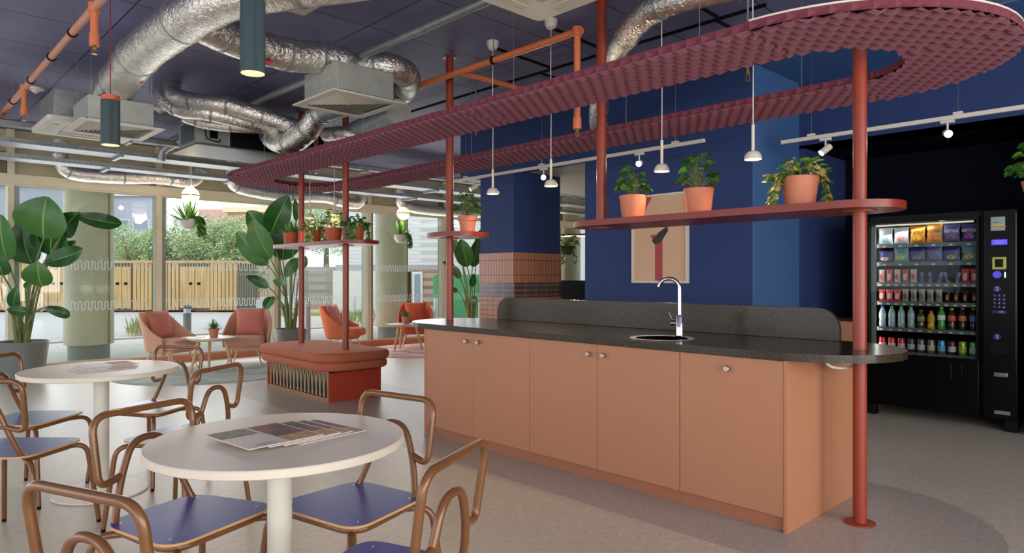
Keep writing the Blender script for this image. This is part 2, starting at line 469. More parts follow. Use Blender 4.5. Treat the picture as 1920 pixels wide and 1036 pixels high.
def band(n, z0, z1, m):
    o = MB().box(BX-.012, 6.732, 6.098, 6.752, z0, z1).build(n, m, None, sm=False); struct(o); return o
band('trim_3', 1.597-.376, 1.597, tA); band('trim_4', 1.597-.376-.1875, 1.2208, tB); band('trim_5', 0, 1.0331, tC)
# walls behind and left of the camera, with big windows
def winwall(name, axis, pos, a0, a1, openings, z0, z1, m):
    mb = MB()
    def b(p, q, zz0, zz1):
        if axis == 'y': mb.box(p, q, pos-.15, pos, zz0, zz1)
        else: mb.box(pos-.15, pos, p, q, zz0, zz1)
    b(a0, a1, 0, z0); b(a0, a1, z1, CZ)
    cur = a0
    for (p, q) in openings: b(cur, p, z0, z1); cur = q
    b(cur, a1, z0, z1)
    struct(mb.build(name, m, None, sm=False))
wallw = mat('wall_cream', (200, 190, 172), .6)
winwall('wall_back', 'y', -3.9, -4.5, 7, [(-3.8, -1.2), (-.8, 1.8), (2.2, 4.8)], .3, 2.9, wallw)
winwall('wall_left', 'x', -4.35, -3.9, 11.14, [(-3, 0), (.6, 3.6), (4.2, 7.2), (7.8, 10.6)], .3, 2.9, wallw)

# ---------------------------------------------------------------- KITCHEN ISLAND
FXX = 3.36
def knob(parent, y, z):
    mb = MB(); 
    mb.tube([(FXX-.0, y, z), (FXX-.012, y, z)], .007, 12)
    mb.tube([(FXX-.010, y, z), (FXX-.014, y, z), (FXX-.03, y, z), (FXX-.033, y, z)], [.014, .0165, .0165, .014], 16)
    mb.build('knob', steel, parent, world=True)
def cabinet(y0, y1, doors, label, left=False, right=False):
    t = thing('base_cabinet', label, 'cabinet', (FXX+.4, (y0+y1)/2, 0), 0, 'cabinets under the island worktop')
    MB().box(FXX+.022, 4.22, y0, y1, .075, .868).build('carcass', salmon, t, world=True, sm=False)
    MB().box(FXX+.03, 4.20, y0, y1, 0, .0745).build('plinth', salmon_edge, t, world=True, sm=False)
    for (a, b, ky) in doors:
        d = MB().box(FXX, FXX+.0215, a+.0015, b-.0015, .078, .864).build('door', salmon, t, world=True, bev=.001)
        dk = MB(); knobpts = None
        mb = MB()
        mb.tube([(FXX, ky, .80), (FXX-.012, ky, .80)], .007, 12)
        mb.tube([(FXX-.010, ky, .80), (FXX-.014, ky, .80), (FXX-.03, ky, .80), (FXX-.033, ky, .80)], [.014, .0165, .0165, .014], 18)
        mb.build('knob', steel, d, world=True)
    if left: MB().box(FXX-.002, 4.23, y1+.0005, y1+.02, 0, .868).build('end_panel', salmon, t, world=True, bev=.001)
    if right: MB().box(FXX-.002, 4.23, y0-.02, y0-.0005, 0, .868).build('end_panel', salmon, t, world=True, bev=.001)
cabinet(1.54, 2.14, [(1.54, 2.14, 1.84)], 'salmon island cabinet with a single wide door and centred knob', right=True)
cabinet(2.141, 3.34, [(2.141, 2.74, 2.68), (2.74, 3.34, 2.80)], 'middle salmon island cabinet with two doors, below and left of the sink')
cabinet(3.341, 4.54, [(3.341, 3.94, 3.87), (3.94, 4.54, 4.01)], 'salmon island cabinet with two doors nearest the upholstered bench', left=True)
t = thing('worktop', 'long dark speckled terrazzo worktop with rounded ends and upstand', 'worktop', (3.78, 3.05, .87))
sinkc = (3.585, 2.41)
pol = stad(3.775, 1.56, 4.55, .445, 24)
poleh = [circ(3.788, 1.327, .037, 20), circ(3.788, 4.765, .037, 20)]
MB().prism(pol, .870, .910, holes=[circ(sinkc[0], sinkc[1], .175, 40)]+poleh).build('slab', terr, t, world=True)
bs = []
def bp_(y, z): bs.append((y, z))
bp_(1.57, .9105)
for i in range(9):
    a = PI-PI/2*i/8; bp_(1.57+.13+.13*math.cos(a), 1.105-.13+.13*math.sin(a))
for i in range(9):
    a = PI/2-PI/2*i/8; bp_(4.55-.13+.13*math.cos(a), 1.105-.13+.13*math.sin(a))
bp_(4.55, .9105)
Mx = Matrix(((0, 0, 1, 0), (1, 0, 0, 0), (0, 1, 0, 0), (0, 0, 0, 1)))
MB().prism(bs, 4.16, 4.19, M=Mx).build('upstand', terr, t, world=True, sm=False, bev=.002)
t = thing('sink', 'round stainless steel sink set in the island worktop', 'sink', (sinkc[0], sinkc[1], .911))
MB().lathe([(.160, .0012), (.168, .003), (.178, .004), (.196, .003), (.198, .0003), (.176, .0003), (.172, -.012), (.168, -.12), (.150, -.145), (.02, -.155), (.02, -.158), (.155, -.150), (.1715, -.12), (.1735, -.004), (.168, .0012)], 48).build('bowl', mat('sink_steel', (214, 212, 208), .3, metal=.75), t)
MB().lathe([(.02, -.150), (.030, -.148), (.028, -.145), (0, -.146)], 24).build('drain', steel, t)
t = thing('tap', 'tall chrome swan neck mixer tap standing behind the round sink', 'tap', (3.745, 2.385, .9105))
body = MB(); body.lathe([(.030, 0), (.030, .006), (.024, .010), (.0225, .02), (.0225, .125), (.016, .135), (.0145, .14)], 24)
body.build('tap_body', chrome, t)
sp = [(0, 0, .13), (0, 0, .30)]
for i in range(1, 13):
    a = PI*i/12*.92; sp.append((-.028*(1-math.cos(a)), .062*(1-math.cos(a)), .30+.068*math.sin(a)))
MB().tube(sp, .0125, 14).build('spout', chrome, t)
l = MB(); l.tube([(0, .018, .085), (0, .055, .085)], .021, 16); l.build('lever_cartridge', chrome, t)
MB().tube([(0, .048, .10), (-.004, .062, .125), (-.006, .075, .155)], [.006, .005, .004], 10).build('lever', chrome, t)
# towel cable under worktop end
tag(MB().tube(fillet([(3.68, 1.48, .868), (3.70, 1.45, .815), (3.78, 1.40, .800), (3.86, 1.36, .825), (3.88, 1.34, .868)], .06, 6), .007, 8).build('power_cable', cordwhite), 'white power cable looping below the rounded worktop end', 'cable')
# black crates behind the island
for k in range(3):
    t = thing('storage_crate', ['bottom', 'middle', 'topmost'][k]+' dark grey crate of the small stack behind the island end panel', 'crate', (4.50, 1.80, .002+.118*k), 0, 'crate stack behind island')
    c = MB()
    c.box(-.14, .14, -.19, .19, 0, .008); c.box(-.14, -.13, -.19, .19, .008, .112); c.box(.13, .14, -.19, .19, .008, .112); c.box(-.13, .13, -.19, -.18, .008, .112); c.box(-.13, .13, .18, .19, .008, .112)
    c.build('crate_body', mat('crate_grey', (52, 56, 60), .5), t, bev=.003)
    MB().box(-.145, -.1405, -.19, .19, .095, .112).box(-.14, .14, -.195, -.1905, .095, .112).build('rim', blackm, t)

# ---------------------------------------------------------------- POLES
PX = 3.788
def pole(y, z0, z1, label, flange_floor=False, top=True):
    t = thing('steel_pole', label, 'pole', (PX, y, z0), 0, 'coral steel poles along the island and bench')
    MB().tube([(PX, y, z0+.001), (PX, y, z1-.001)], .034, 28).build('shaft', coral, t, world=True)
    if flange_floor:
        MB().lathe([(.0345, .001), (.075, .001), (.075, .007), (.07, .009), (.0345, .009)], 32).build('floor_flange', coral, t)
    if top: MB().lathe([(.0345, 0), (.062, 0), (.062, .008), (.0345, .008)], 28, (0, 0, z1-z0-.009)).build('ceiling_flange', coral, t)
    return t
pole(1.327, 0, CZ, 'coral steel floor-to-ceiling pole at the tap end of the island', True)
pole(4.765, .0, CZ, 'coral steel pole through the bench end of the island and the round shelf', True)
pole(3.05, 1.674, CZ, 'coral steel drop pole ending on the long shelf above the island')
pole(6.56, .513, CZ, 'coral steel pole rising from the bench, closer to the island')
pole(7.58, .513, CZ, 'coral steel pole rising from the bench, closer to the windows')
def shelf(yA, yB, r, label, poles, und):
    t = thing('hanging_shelf', label, 'shelf', (PX, (yA+yB)/2, 1.634), 0)
    MB().prism(stad(PX, yA, yB, r, 20), 1.634, 1.673, holes=[circ(PX, y, .0355, 20) for y in poles]).build('shelf_board', shelfm, t, world=True)
    for y in und:
        MB().lathe([(.036, 0), (.085, 0), (.085, -.006), (.036, -.006)], 28, (PX, y, 1.6335)).build('fixing_plate', coral, t, world=True)
shelf(1.35, 3.00, .235, 'long coral red shelf hung on poles above the island', [1.327], [1.327, 3.05])
shelf(4.60, 4.70, .24, 'short round-ended coral shelf on the pole at the bench end of the island', [4.765], [4.765])
shelf(6.33, 7.78, .235, 'coral shelf between the two poles above the bench', [6.56, 7.58], [6.56, 7.58])

# ---------------------------------------------------------------- BENCH
t = thing('bench', 'rust upholstered bench with red base and slatted wooden side', 'bench', (PX, 7.1, 0))
bx0, bx1, by0, by1 = 3.49, 4.11, 6.37, 7.83
b = MB(); b.box(bx0+.06, bx1, by0, by0+.02, .003, .315); b.box(bx0+.06, bx1, by1-.02, by1, .003, .315); b.box(bx1-.02, bx1, by0+.02, by1-.02, .003, .315); b.box(bx0+.06, bx1-.02, by0+.02, by1-.02, .003, .02); b.box(bx0, bx0+.06, by0, by0+.03, .003, .315); b.box(bx0, bx0+.06, by1-.03, by1, .003, .315); b.box(bx0, bx1, by0, by1, .30, .318)
b.build('base', redboard, t, world=True, sm=False)
f = MB(); f.box(bx0-.014, bx0-.0005, by0, by1, .0, .042); f.box(bx0-.014, bx0-.0005, by0, by1, .292, .318); f.box(bx0-.014, bx0-.0005, by0, by0+.022, .042, .292); f.box(bx0-.014, bx0-.0005, by1-.022, by1, .042, .292)
f.build('slat_frame', salmon_edge, t, world=True, sm=False)
s = MB(); n = 17
for i in range(n):
    y = by0+.05+(by1-by0-.1)*i/(n-1)
    for dy, x in ((.018, .004), (-.018, .014)):
        A = Vector((bx0+x, y-dy, .043)); B = Vector((bx0+x, y+dy, .291))
        s.add([(A.x, A.y-.006, A.z), (A.x+.009, A.y-.006, A.z), (A.x+.009, A.y+.006, A.z), (A.x, A.y+.006, A.z), (B.x, B.y-.006, B.z), (B.x+.009, B.y-.006, B.z), (B.x+.009, B.y+.006, B.z), (B.x, B.y+.006, B.z)],
              [(0, 3, 2, 1), (4, 5, 6, 7), (0, 1, 5, 4), (1, 2, 6, 5), (2, 3, 7, 6), (3, 0, 4, 7)])
s.build('slats', slatm, t, world=True, sm=False)
MB().box(bx0+.045, bx0+.058, by0+.031, by1-.031, .021, .30).build('back_board', mat('dark_inner', (60, 52, 44), .8), t, world=True, sm=False)
def padpoly(x0, x1, y0, y1, r): return rpoly([(x0, y0), (x1, y0), (x1, y1), (x0, y1)], r, 10)
def pad(z0, z1, gx, name):
    mb = MB(); h = z1-z0; rr = .032; n = 6
    poly = padpoly(3.37-gx, 4.23+gx, 6.24-gx, 7.96+gx, .30)
    rings = []
    cx, cy = 3.8, 7.1
    prof = [(-.06, z0), (-rr, z0)]+[(-rr+rr*math.sin(a), z0+rr-rr*math.cos(a)) for a in [PI/2*i/4 for i in range(1, 5)]]+[(-rr+rr*math.cos(a), z1-rr+rr*math.sin(a)) for a in [PI/2*i/4 for i in range(0, 5)]]+[(-.08, z1+.004), (-.2, z1+.007)]
    k = len(poly)
    def off(p, i, d):
        a = Vector(poly[i-1]); c = Vector(poly[(i+1) % k]); tt = (c-a).normalized(); nn = Vector((tt.y, -tt.x)); return Vector(p)+nn*d
    vs = []
    for (d, z) in prof:
        for i, p in enumerate(poly):
            q = off(p, i, d); vs.append((q.x, q.y, z))
    fs = []
    for a in range(len(prof)-1):
        for i in range(k): fs.append((a*k+i, a*k+(i+1) % k, (a+1)*k+(i+1) % k, (a+1)*k+i))
    fs.append(tuple(range(k-1, -1, -1))); fs.append(tuple((len(prof)-1)*k+i for i in range(k)))
    mb.add(vs, fs); mb.build(name, benchf, t, world=True, ang=1.2)
pad(.32, .412, -.005, 'lower_cushion'); pad(.4125, .505, .01, 'seat_cushion')

# ---------------------------------------------------------------- ACOUSTIC LOOP
loop = thing('acoustic_ceiling_loop', 'large mauve scalloped acoustic loop hanging below the ceiling', 'ceiling panel', (PX, 4.47, 2.39))
RO, RI, ZL = .865, .37, 2.392
def panel(path, name):
    # path(s,u)-> (x,y); s in 0..1 along, u in 0..1 across (0 outer); relief cells
    P, L = path
    mb = MB(); nu = 8; ns = max(2, int(round(L/.08)))
    g = 0.003/L
    def pt(s, u, z): x, y = P(g+s*(1-2*g), u); return (x, y, z)
    for i in range(ns):
        for j in range(nu):
            s0, s1, u0, u1 = i/ns, (i+1)/ns, j/nu, (j+1)/nu
            if j % 2: s0 = max(0, (i-.5)/ns) if i else 0; s1 = (i+.5)/ns if i < ns-1 else 1.0
            a, b, c, d = pt(s0, u0, ZL+.017), pt(s1, u0, ZL+.017), pt(s1, u1, ZL+.017), pt(s0, u1, ZL+.017)
            e = pt(s0*.45+s1*.55, u0*.5+u1*.5, ZL-.003)
            mb.add([a, b, c, d, e], [(0, 1, 4), (1, 2, 4), (2, 3, 4), (3, 0, 4)])
    o1 = mb.build(name, acoustic, loop, world=True, sm=False)
    sd = MB()
    for u, off in ((0, 1), (1, -1)):
        for i in range(ns):
            s0, s1 = i/ns, (i+1)/ns; sm_ = s0*.6+s1*.4
            a, b, c, d = pt(s0, u, ZL+.017), pt(s1, u, ZL+.017), pt(s1, u, ZL+.056), pt(s0, u, ZL+.056)
            e = pt(sm_, u+.035*off, ZL+.036)
            sd.add([a, b, c, d, e], [(0, 1, 4), (1, 2, 4), (2, 3, 4), (3, 0, 4)])
    for i in range(ns):
        s0, s1 = i/ns, (i+1)/ns
        sd.quad(pt(s0, 0, ZL+.056), pt(s1, 0, ZL+.056), pt(s1, 1, ZL+.056), pt(s0, 1, ZL+.056))
    for s_ in (0, 1): sd.quad(pt(s_, 0, ZL+.017), pt(s_, 1, ZL+.017), pt(s_, 1, ZL+.056), pt(s_, 0, ZL+.056))
    sd.build('panel_edge', acside, o1, sm=False, world=True)
    return o1
def straight(sgn, y0, y1): return (lambda s, u: (PX+sgn*(RO+(RI-RO)*u), y0+(y1-y0)*s), y1-y0)
def arc_panel(yc, a0, a1, name):
    mb = MB(); c = .061; ZT = ZL+.017; sg = 1 if yc > 3 else -1
    qx = 1 if math.cos((a0+a1)/2) > 0 else -1
    def clip(poly, nx, ny, lim, keep):
        out = []
        for i in range(len(poly)):
            p, q = poly[i], poly[(i+1) % len(poly)]
            dp = (nx*p[0]+ny*p[1]-lim)*keep; dq = (nx*q[0]+ny*q[1]-lim)*keep
            if dp >= 0: out.append(p)
            if (dp >= 0) != (dq >= 0):
                t = dp/(dp-dq); out.append(tuple(p[k]+(q[k]-p[k])*t for k in range(3)))
        return out
    n = int(RO/.06)+1
    for i in range(n):
        for j in range(int(RO/.08)+2):
            x0, x1 = i*.06, (i+1)*.06; y0_, y1_ = (j-.5*(i % 2))*.08, (j+1-.5*(i % 2))*.08
            A, B, C_, D = (x0, y0_, ZT), (x1, y0_, ZT), (x1, y1_, ZT), (x0, y1_, ZT)
            e = (x0*.5+x1*.5, y0_*.5+y1_*.5, ZL-.003)
            for tri in ((A, B, e), (B, C_, e), (C_, D, e), (D, A, e)):
                cx = sum(p[0] for p in tri)/3; cy = sum(p[1] for p in tri)/3; r_ = math.hypot(cx, cy)
                if r_ < 1e-6: continue
                nx, ny = cx/r_, cy/r_
                pl = clip(list(tri), nx, ny, RO, -1)
                if len(pl) > 2: pl = clip(pl, nx, ny, RI, 1)
                if len(pl) > 2: pl = clip(pl, 1, 0, .003, 1)
                if len(pl) > 2: pl = clip(pl, 0, 1, .003, 1)
                if len(pl) > 2: mb.add([(PX+qx*p[0], yc+sg*p[1], p[2]) for p in pl], [tuple(range(len(pl)))])
    o1 = mb.build(name, acoustic, loop, world=True, sm=False)
    sd = MB(); ns = 16
    def pt(s_, R_, z): a = a0+(a1-a0)*s_; return (PX+R_*math.cos(a), yc+R_*math.sin(a), z)
    for i in range(ns):
        s0, s1 = i/ns, (i+1)/ns
        for R_, o_ in ((RO, -.018), (RI, .018)):
            a, b, c_, d = pt(s0, R_, ZL+.017), pt(s1, R_, ZL+.017), pt(s1, R_, ZL+.056), pt(s0, R_, ZL+.056); e = pt(s0*.6+s1*.4, R_+o_, ZL+.036)
            sd.add([a, b, c_, d, e], [(0, 1, 4), (1, 2, 4), (2, 3, 4), (3, 0, 4)])
        sd.quad(pt(s0, RO, ZL+.056), pt(s1, RO, ZL+.056), pt(s1, RI, ZL+.056), pt(s0, RI, ZL+.056))
    sd.build('panel_edge', acside, o1, sm=False, world=True)
for sgn in (-1, 1):
    for y0, y1 in ((1.5, 3.6), (3.6, 5.7), (5.7, 7.44)): panel(straight(sgn, y0, y1), 'acoustic_panel')
for a0 in (PI, 1.5*PI): arc_panel(1.5, a0, a0+PI/2, 'acoustic_panel')
for a0 in (0, .5*PI): arc_panel(7.44, a0, a0+PI/2, 'acoustic_panel')
for yc_, b0 in ((1.5, PI), (7.44, 0)):
    MB().tube([(PX+(RO-.004)*math.cos(b0+PI*i/30), yc_+(RO-.004)*math.sin(b0+PI*i/30), ZL+.062) for i in range(31)], .0055, 8).build('rim_strip', white, loop, world=True)
for (x, y) in [(PX-.62, 1.9), (PX-.62, 3.3), (PX-.62, 5.2), (PX-.62, 7.2), (PX+.62, 1.9), (PX+.62, 3.3), (PX+.62, 5.2), (PX+.62, 7.2), (PX, .95)]:
    MB().tube([(x, y, ZL+.086), (x, y, CZ-.002)], .0018, 6).build('suspension_wire', steel, loop, world=True)

# ---------------------------------------------------------------- PENDANTS over island
def pendant_proto():
    t = thing('pendant_lamp', 'x', 'pendant lamp', (PX, 5.65, 0), 0, 'small dome pendants hanging through the loop')
    sh = MB(); sh.lathe([(.012, .052), (.030, .047), (.042, .034), (.049, .016), (.051, 0), (.0485, 0), (.0465, .015), (.040, .031), (.028, .043), (.0, .046)], 32)
    sh.build('lamp_shade', lampcream, t)
    MB().lathe([(.0, .0065), (.045, .0065), (.045, .004), (0, .004)], 28).build('light_disc', emis('pend_glow', (255, 212, 168), 9), t)
    MB().tube([(0, 0, .050), (0, 0, .205)], .009, 16).build('stem', lampcream, t)
    MB().tube([(0, 0, .203), (.002, 0, .6), (0, .002, .9), (0, 0, 1.21)], .0032, 8).build('cord', cordwhite, t)
    MB().lathe([(.004, 1.185), (.012, 1.187), (.035, 1.2), (.047, 1.225), (.050, 1.262), (.0, 1.262)], 32).build('ceiling_rose', white, t)
    return t
pz = 1.976
pend = [(924, 'dome pendant hanging just in front of the navy and tiled pier'), (1033, 'dome pendant beside the dark right face of the tiled pier'), (1241, 'dome pendant between the two leafy heart-leaved pots over the island'), (1412, 'dome pendant left of the trailing ivy pot over the island'), (627, 'dome pendant over the bench shelf, closer to the island'), (581, 'dome pendant over the bench shelf, closer to the windows')]
PR = None
for px, lb in pend:
    k = SA+CA*(px-CX)/FP; d = PX/k; y = CA*d-SA*(px-CX)/FP*d
    if PR is None: PR = pendant_proto(); PR.location = (PX, y, pz); PR['label'] = lb
    else: dup(PR, (PX, y, pz), 0, lb)
    L = bpy.data.lights.new('pl', 'SPOT'); L.energy = 9; L.color = (1, .74, .5); L.spot_size = 2.4; L.spot_blend = .8; L.shadow_soft_size = .03
    lo = bpy.data.objects.new('pendant_light', L); lo.location = (PX, y, pz-.01); COL.objects.link(lo)
# black ceiling conduit
t = thing('ceiling_conduit', 'thin black cable conduit run across the ceiling to the pendants', 'conduit', (4.53, 4.0, 3.17))
MB().tube([(4.53, 2.2, 3.17), (4.53, 9.0, 3.17)], .014, 8).build('main_run', blackm, t, world=True)
for yy in (2.56, 3.58, 4.22, 1.9):
    MB().tube([(3.86, yy, 3.2), (4.515, yy, 3.18)], .013, 8).build('branch', blackm, t, world=True)
t = thing('wall_conduit', 'black conduit along the blue bulkhead wall near the ceiling', 'conduit', (5.6, 4.0, 3.17))
MB().tube([(5.5, 2.0, 3.17), (5.5, 8.0, 3.17)], .014, 8).build('run', blackm, t, world=True)
for yy in (2.6, 4.4): MB().tube([(4.55, yy, 3.18), (5.48, yy, 3.18)], .013, 8).build('branch', blackm, t, world=True)

# ---------------------------------------------------------------- TRACK LIGHTS
def track(x, y0, y1, label, ngroup):
    t = thing('lighting_track', label, 'lighting track', (x, (y0+y1)/2, 2.5), 0, ngroup)
    MB().box(x-.016, x+.016, y0, y1, 2.484, 2.516).build('rail', white, t, world=True, bev=.002)
    MB().box(x-.018, x+.018, y1-.002, y1+.004, 2.482, 2.518).build('end_cap', white, t, world=True)
    return t
def spot(x, y, aim, label, lit=True):
    t = thing('track_spotlight', label, 'spotlight', (x, y, 2.483), 0, 'white spotlights clipped to the tracks')
    MB().box(-.02, .02, -.045, .045, -.022, -.0005).build('adapter', white, t, bev=.002)
    MB().tube([(0, 0, -.022), (0, 0, -.085)], .007, 10).build('bracket', white, t)
    a = Vector(aim).normalized(); c = Vector((0, 0, -.10))
    MB().tube([c-a*.055, c-a*.05, c+a*.05], [.02, .029, .029], 24).build('lamp_head', white, t)
    MB().tube([c+a*.0505, c+a*.052], .024, 24).build('lens', spote if lit else mat('lens_dim', (240, 200, 150), .3, emit=1.5), t)
    if lit:
        L = bpy.data.lights.new('sl', 'SPOT'); L.energy = 30; L.color = (1, .78, .55); L.spot_size = 1.2; L.spot_blend = .6; L.shadow_soft_size = .03
        lo = bpy.data.objects.new('spot_light', L); p = Vector((x, y, 2.483))+c+a*.06; lo.location = p
        lo.rotation_euler = a.to_track_quat('-Z', 'Y').to_euler(); COL.objects.link(lo)
    for yy in (): pass
T1 = track(5.42, 3.2, 6.75, 'long white lighting track hung in front of the navy wall', 'white ceiling tracks')
T2 = track(6.0, .6, 2.76, 'white lighting track hung in front of the vending machine recess', 'white ceiling tracks')
for tt, x, ys in ((T1, 5.42, (3.5, 5.2, 6.5)), (T2, 6.0, (1.4, 2.5))):
    for y in ys:
        MB().tube([(x, y, 2.517), (x, y, CZ-.002)], .0018, 6).build('suspension_wire', steel, tt, world=True)
        MB().box(x-.02, x+.02, y-.03, y+.03, 2.5165, 2.535).build('hanger', white, tt, world=True)
spot(5.42, 6.35, (-.7, .3, -.45), 'spotlight at the far end of the long track beside the round shelf plant', False)
spot(5.42, 5.17, (-.75, -.62, -.18), 'spotlight on the long track beside the pendant at the tiled pier')
spot(5.42, 3.9, (-.85, -.45, -.25), 'spotlight on the long track above the first shelf pot')
spot(6.0, 2.38, (-.55, .45, -.55), 'spotlight near the end of the right track, above the ivy pot')
spot(6.0, 1.47, (-.9, -.35, -.25), 'spotlight on the right track above the vending machine')

# ---------------------------------------------------------------- PICTURE
t = thing('framed_print', 'white framed abstract print on the navy wall', 'picture', (5.86, 3.965, 1.23))
y0, y1, z0, z1 = 3.63, 4.30, 1.23, 2.13
f = MB(); w = .022
f.box(5.835, 5.868, y0, y0+w, z0, z1); f.box(5.835, 5.868, y1-w, y1, z0, z1); f.box(5.835, 5.868, y0+w, y1-w, z0, z0+w); f.box(5.835, 5.868, y0+w, y1-w, z1-w, z1)
f.build('frame', white, t, world=True, sm=False)
pr = MB(); xa = 5.856
def pq(pts, mi):
    pr.cur = mi; pr.add([(xa-.0004*mi, y, z) for y, z in pts], [tuple(range(len(pts)))])
a0, a1, c0, c1 = y0+w, y1-w, z0+w, z1-w
pr.box(5.857, 5.868, a0, a1, c0, c1)
pq([(a1, c1), (a0, c1), (a0, c0), (a1, c0)], 1)
pq([(a1, c1), (a1-.22, c1), (a1-.03, c1-.3), (a1, c1-.3)], 2)
pq([(4.08, 1.72), (3.93, 1.72), (3.93, c0), (4.02, c0), (4.02, 1.62)], 2)
pq([(4.02, 1.62), (3.93, 1.62), (3.93, c0), (4.02, c0)], 4)
pq([(4.06, 1.66), (3.98, 1.74), (3.88, 1.80), (3.86, 1.76), (3.95, 1.64), (4.02, 1.62)], 3)
pr.build('artwork', [white, mat('print_sand', (222, 178, 142), .4), mat('print_red', (176, 52, 56), .4), mat('print_black', (22, 20, 22), .4), mat('print_crimson', (176, 52, 56), .4)], t, world=True, sm=False)
# ---------------------------------------------------------------- CEILING SERVICES
def smooth_path(pts, n=8):
    P = [Vector(p) for p in pts]; out = []
    for i in range(len(P)-1):
        p0 = P[max(i-1, 0)]; p1 = P[i]; p2 = P[i+1]; p3 = P[min(i+2, len(P)-1)]
        for j in range(n):
            t = j/n
            out.append(.5*((2*p1)+(-p0+p2)*t+(2*p0-5*p1+4*p2-p3)*t*t+(-p0+3*p1-3*p2+p3)*t**3))
    out.append(P[-1]); return out
def duct(pts, r, label, bands=True, m=None, wr=.035, name='foil_duct', grp=None, sag=True):
    path = smooth_path(pts, 9); k = len(path)
    rs = [r*(1+random.uniform(-wr, wr)) for _ in path]
    c = path[k//2]
    t = thing(name, label, 'duct', tuple(c), 0, grp)
    MB().tube(path, rs, 22).build('duct_sleeve', m or foil, t, world=True, ang=1.3)
    if bands:
        for i in range(6, k-2, 11):
            d = (path[i+1]-path[i-1]).normalized()*.012
            MB().tube([path[i]-d, path[i]+d], r*1.035, 22).build('joint_band', galv, t, world=True)
    return t
duct([(2.3, 3.2, 3.06), (1.72, 4.2, 3.05), (1.58, 4.97, 3.02), (1.56, 5.75, 3.0), (1.6, 6.4, 2.98), (1.62, 6.80, 2.93), (1.63, 6.86, 2.83)], .15, 'fat foil duct dropping into the left ceiling diffuser box')
duct([(1.66, 4.85, 3.03), (2.0, 4.95, 3.0), (2.4, 4.99, 3.0), (2.62, 4.99, 3.03), (2.82, 4.98, 3.04), (2.88, 4.98, 2.96)], .125, 'foil duct joining the fat duct to the central diffuser box')
duct([(2.98, 4.98, 3.02), (3.15, 4.80, 3.03), (3.38, 4.85, 3.02), (3.56, 5.10, 3.0), (3.62, 5.42, 2.97), (3.5, 5.7, 2.97)], .11, 'foil duct bending away from the central box towards the loop')
duct([W(6.9, 322, 150), W(6.75, 326, 178), W(6.7, 365, 190), W(6.7, 420, 196), W(6.8, 475, 212), W(6.9, 525, 228), W(7.0, 560, 240)], .085, 'upper crumpled foil hose leaving the ceiling near the batten light')
duct([W(6.9, 300, 155), W(6.8, 305, 182), W(6.75, 335, 205), W(6.75, 390, 212), W(6.9, 450, 226), W(7.1, 500, 236), W(7.2, 530, 245)], .075, 'lower crumpled foil hose running below its twin to the black unit')
duct([W(7.0, 345, 218), W(7.05, 385, 231), W(7.1, 440, 237), W(7.2, 500, 240)], .06, 'short foil hose bundled between the two crumpled hoses')
duct([W(7.6, 505, 252), W(7.2, 522, 266), W(6.9, 548, 266), W(6.7, 575, 245), W(6.6, 595, 218), W(6.5, 612, 208)], .115, 'foil elbow duct hooking up from the black fan unit')
duct([W(7.0, 610, 252), W(6.8, 650, 250), W(6.7, 690, 262)], .07, 'short foil hose behind the coral pole below the central diffuser')
t = duct([W(6.9, 662, 250), W(6.5, 705, 231), W(6.15, 744, 212)], .105, 'smooth steel duct with an open dark end beside the central diffuser', False, galv, 0, 'steel_duct')
MB().lathe([(.105, 0), (.118, 0), (.118, .05), (.105, .05)], 28).build('open_collar', galvb, t)
col_ = kids(t)[-1]; dd = W(6.15, 744, 212)-W(6.5, 705, 231); col_.location = W(6.15, 744, 212)-gm(t).translation; col_.rotation_euler = dd.to_track_quat('Z', 'Y').to_euler()
MB().lathe([(0, .03), (.104, .03)], 28).build('mouth_shade_disc', blackm, t); c2 = kids(t)[-1]  # black disc paints in the shade inside the open duct end
c2.location = col_.location; c2.rotation_euler = col_.rotation_euler
duct([W(6.5, 608, 209), W(6.3, 650, 196), W(6.1, 700, 180)], .105, 'smooth steel duct tucked behind the central diffuser', False, galv, 0, 'steel_duct')
duct([(3.9, 1.6, 3.02), (3.72, 2.2, 3.02), (3.66, 2.5, 3.0), (3.85, 2.85, 2.98), (4.27, 3.32, 2.98), (4.9, 3.95, 2.95), (5.35, 4.35, 2.90), (5.6, 4.55, 2.88)], .09, 'foil duct crossing above the loop towards the navy bulkhead')
tag(MB().tube([(2.97, 1.5, 3.1), (2.97, 9.6, 3.1)], .034, 16).build('steel_conduit', galv), 'long straight galvanised pipe running under the ceiling', 'pipe')
for x0, x1, z0, z1, lb in ((1.95, 3.62, 2.70, 2.74, 'foil duct above the window glazing, nearest the big round column'), (4.2, 6.4, 2.70, 2.60, 'foil duct above the glazing behind the loop'), (7.35, 10.6, 2.64, 2.60, 'foil duct above the glazing behind the right globe lamp')):
    duct([(x0-.02, 10.72, 3.1), (x0-.02, 10.7, 2.85), (x0+.12, 10.7, z0-.01), (x0*.6+x1*.4, 10.7, (z0+z1)/2-.03), (x0*.3+x1*.7, 10.7, (z0+z1)/2+.01), (x1, 10.7, z1), (x1+.12, 10.7, z1+.3)], .095, lb)
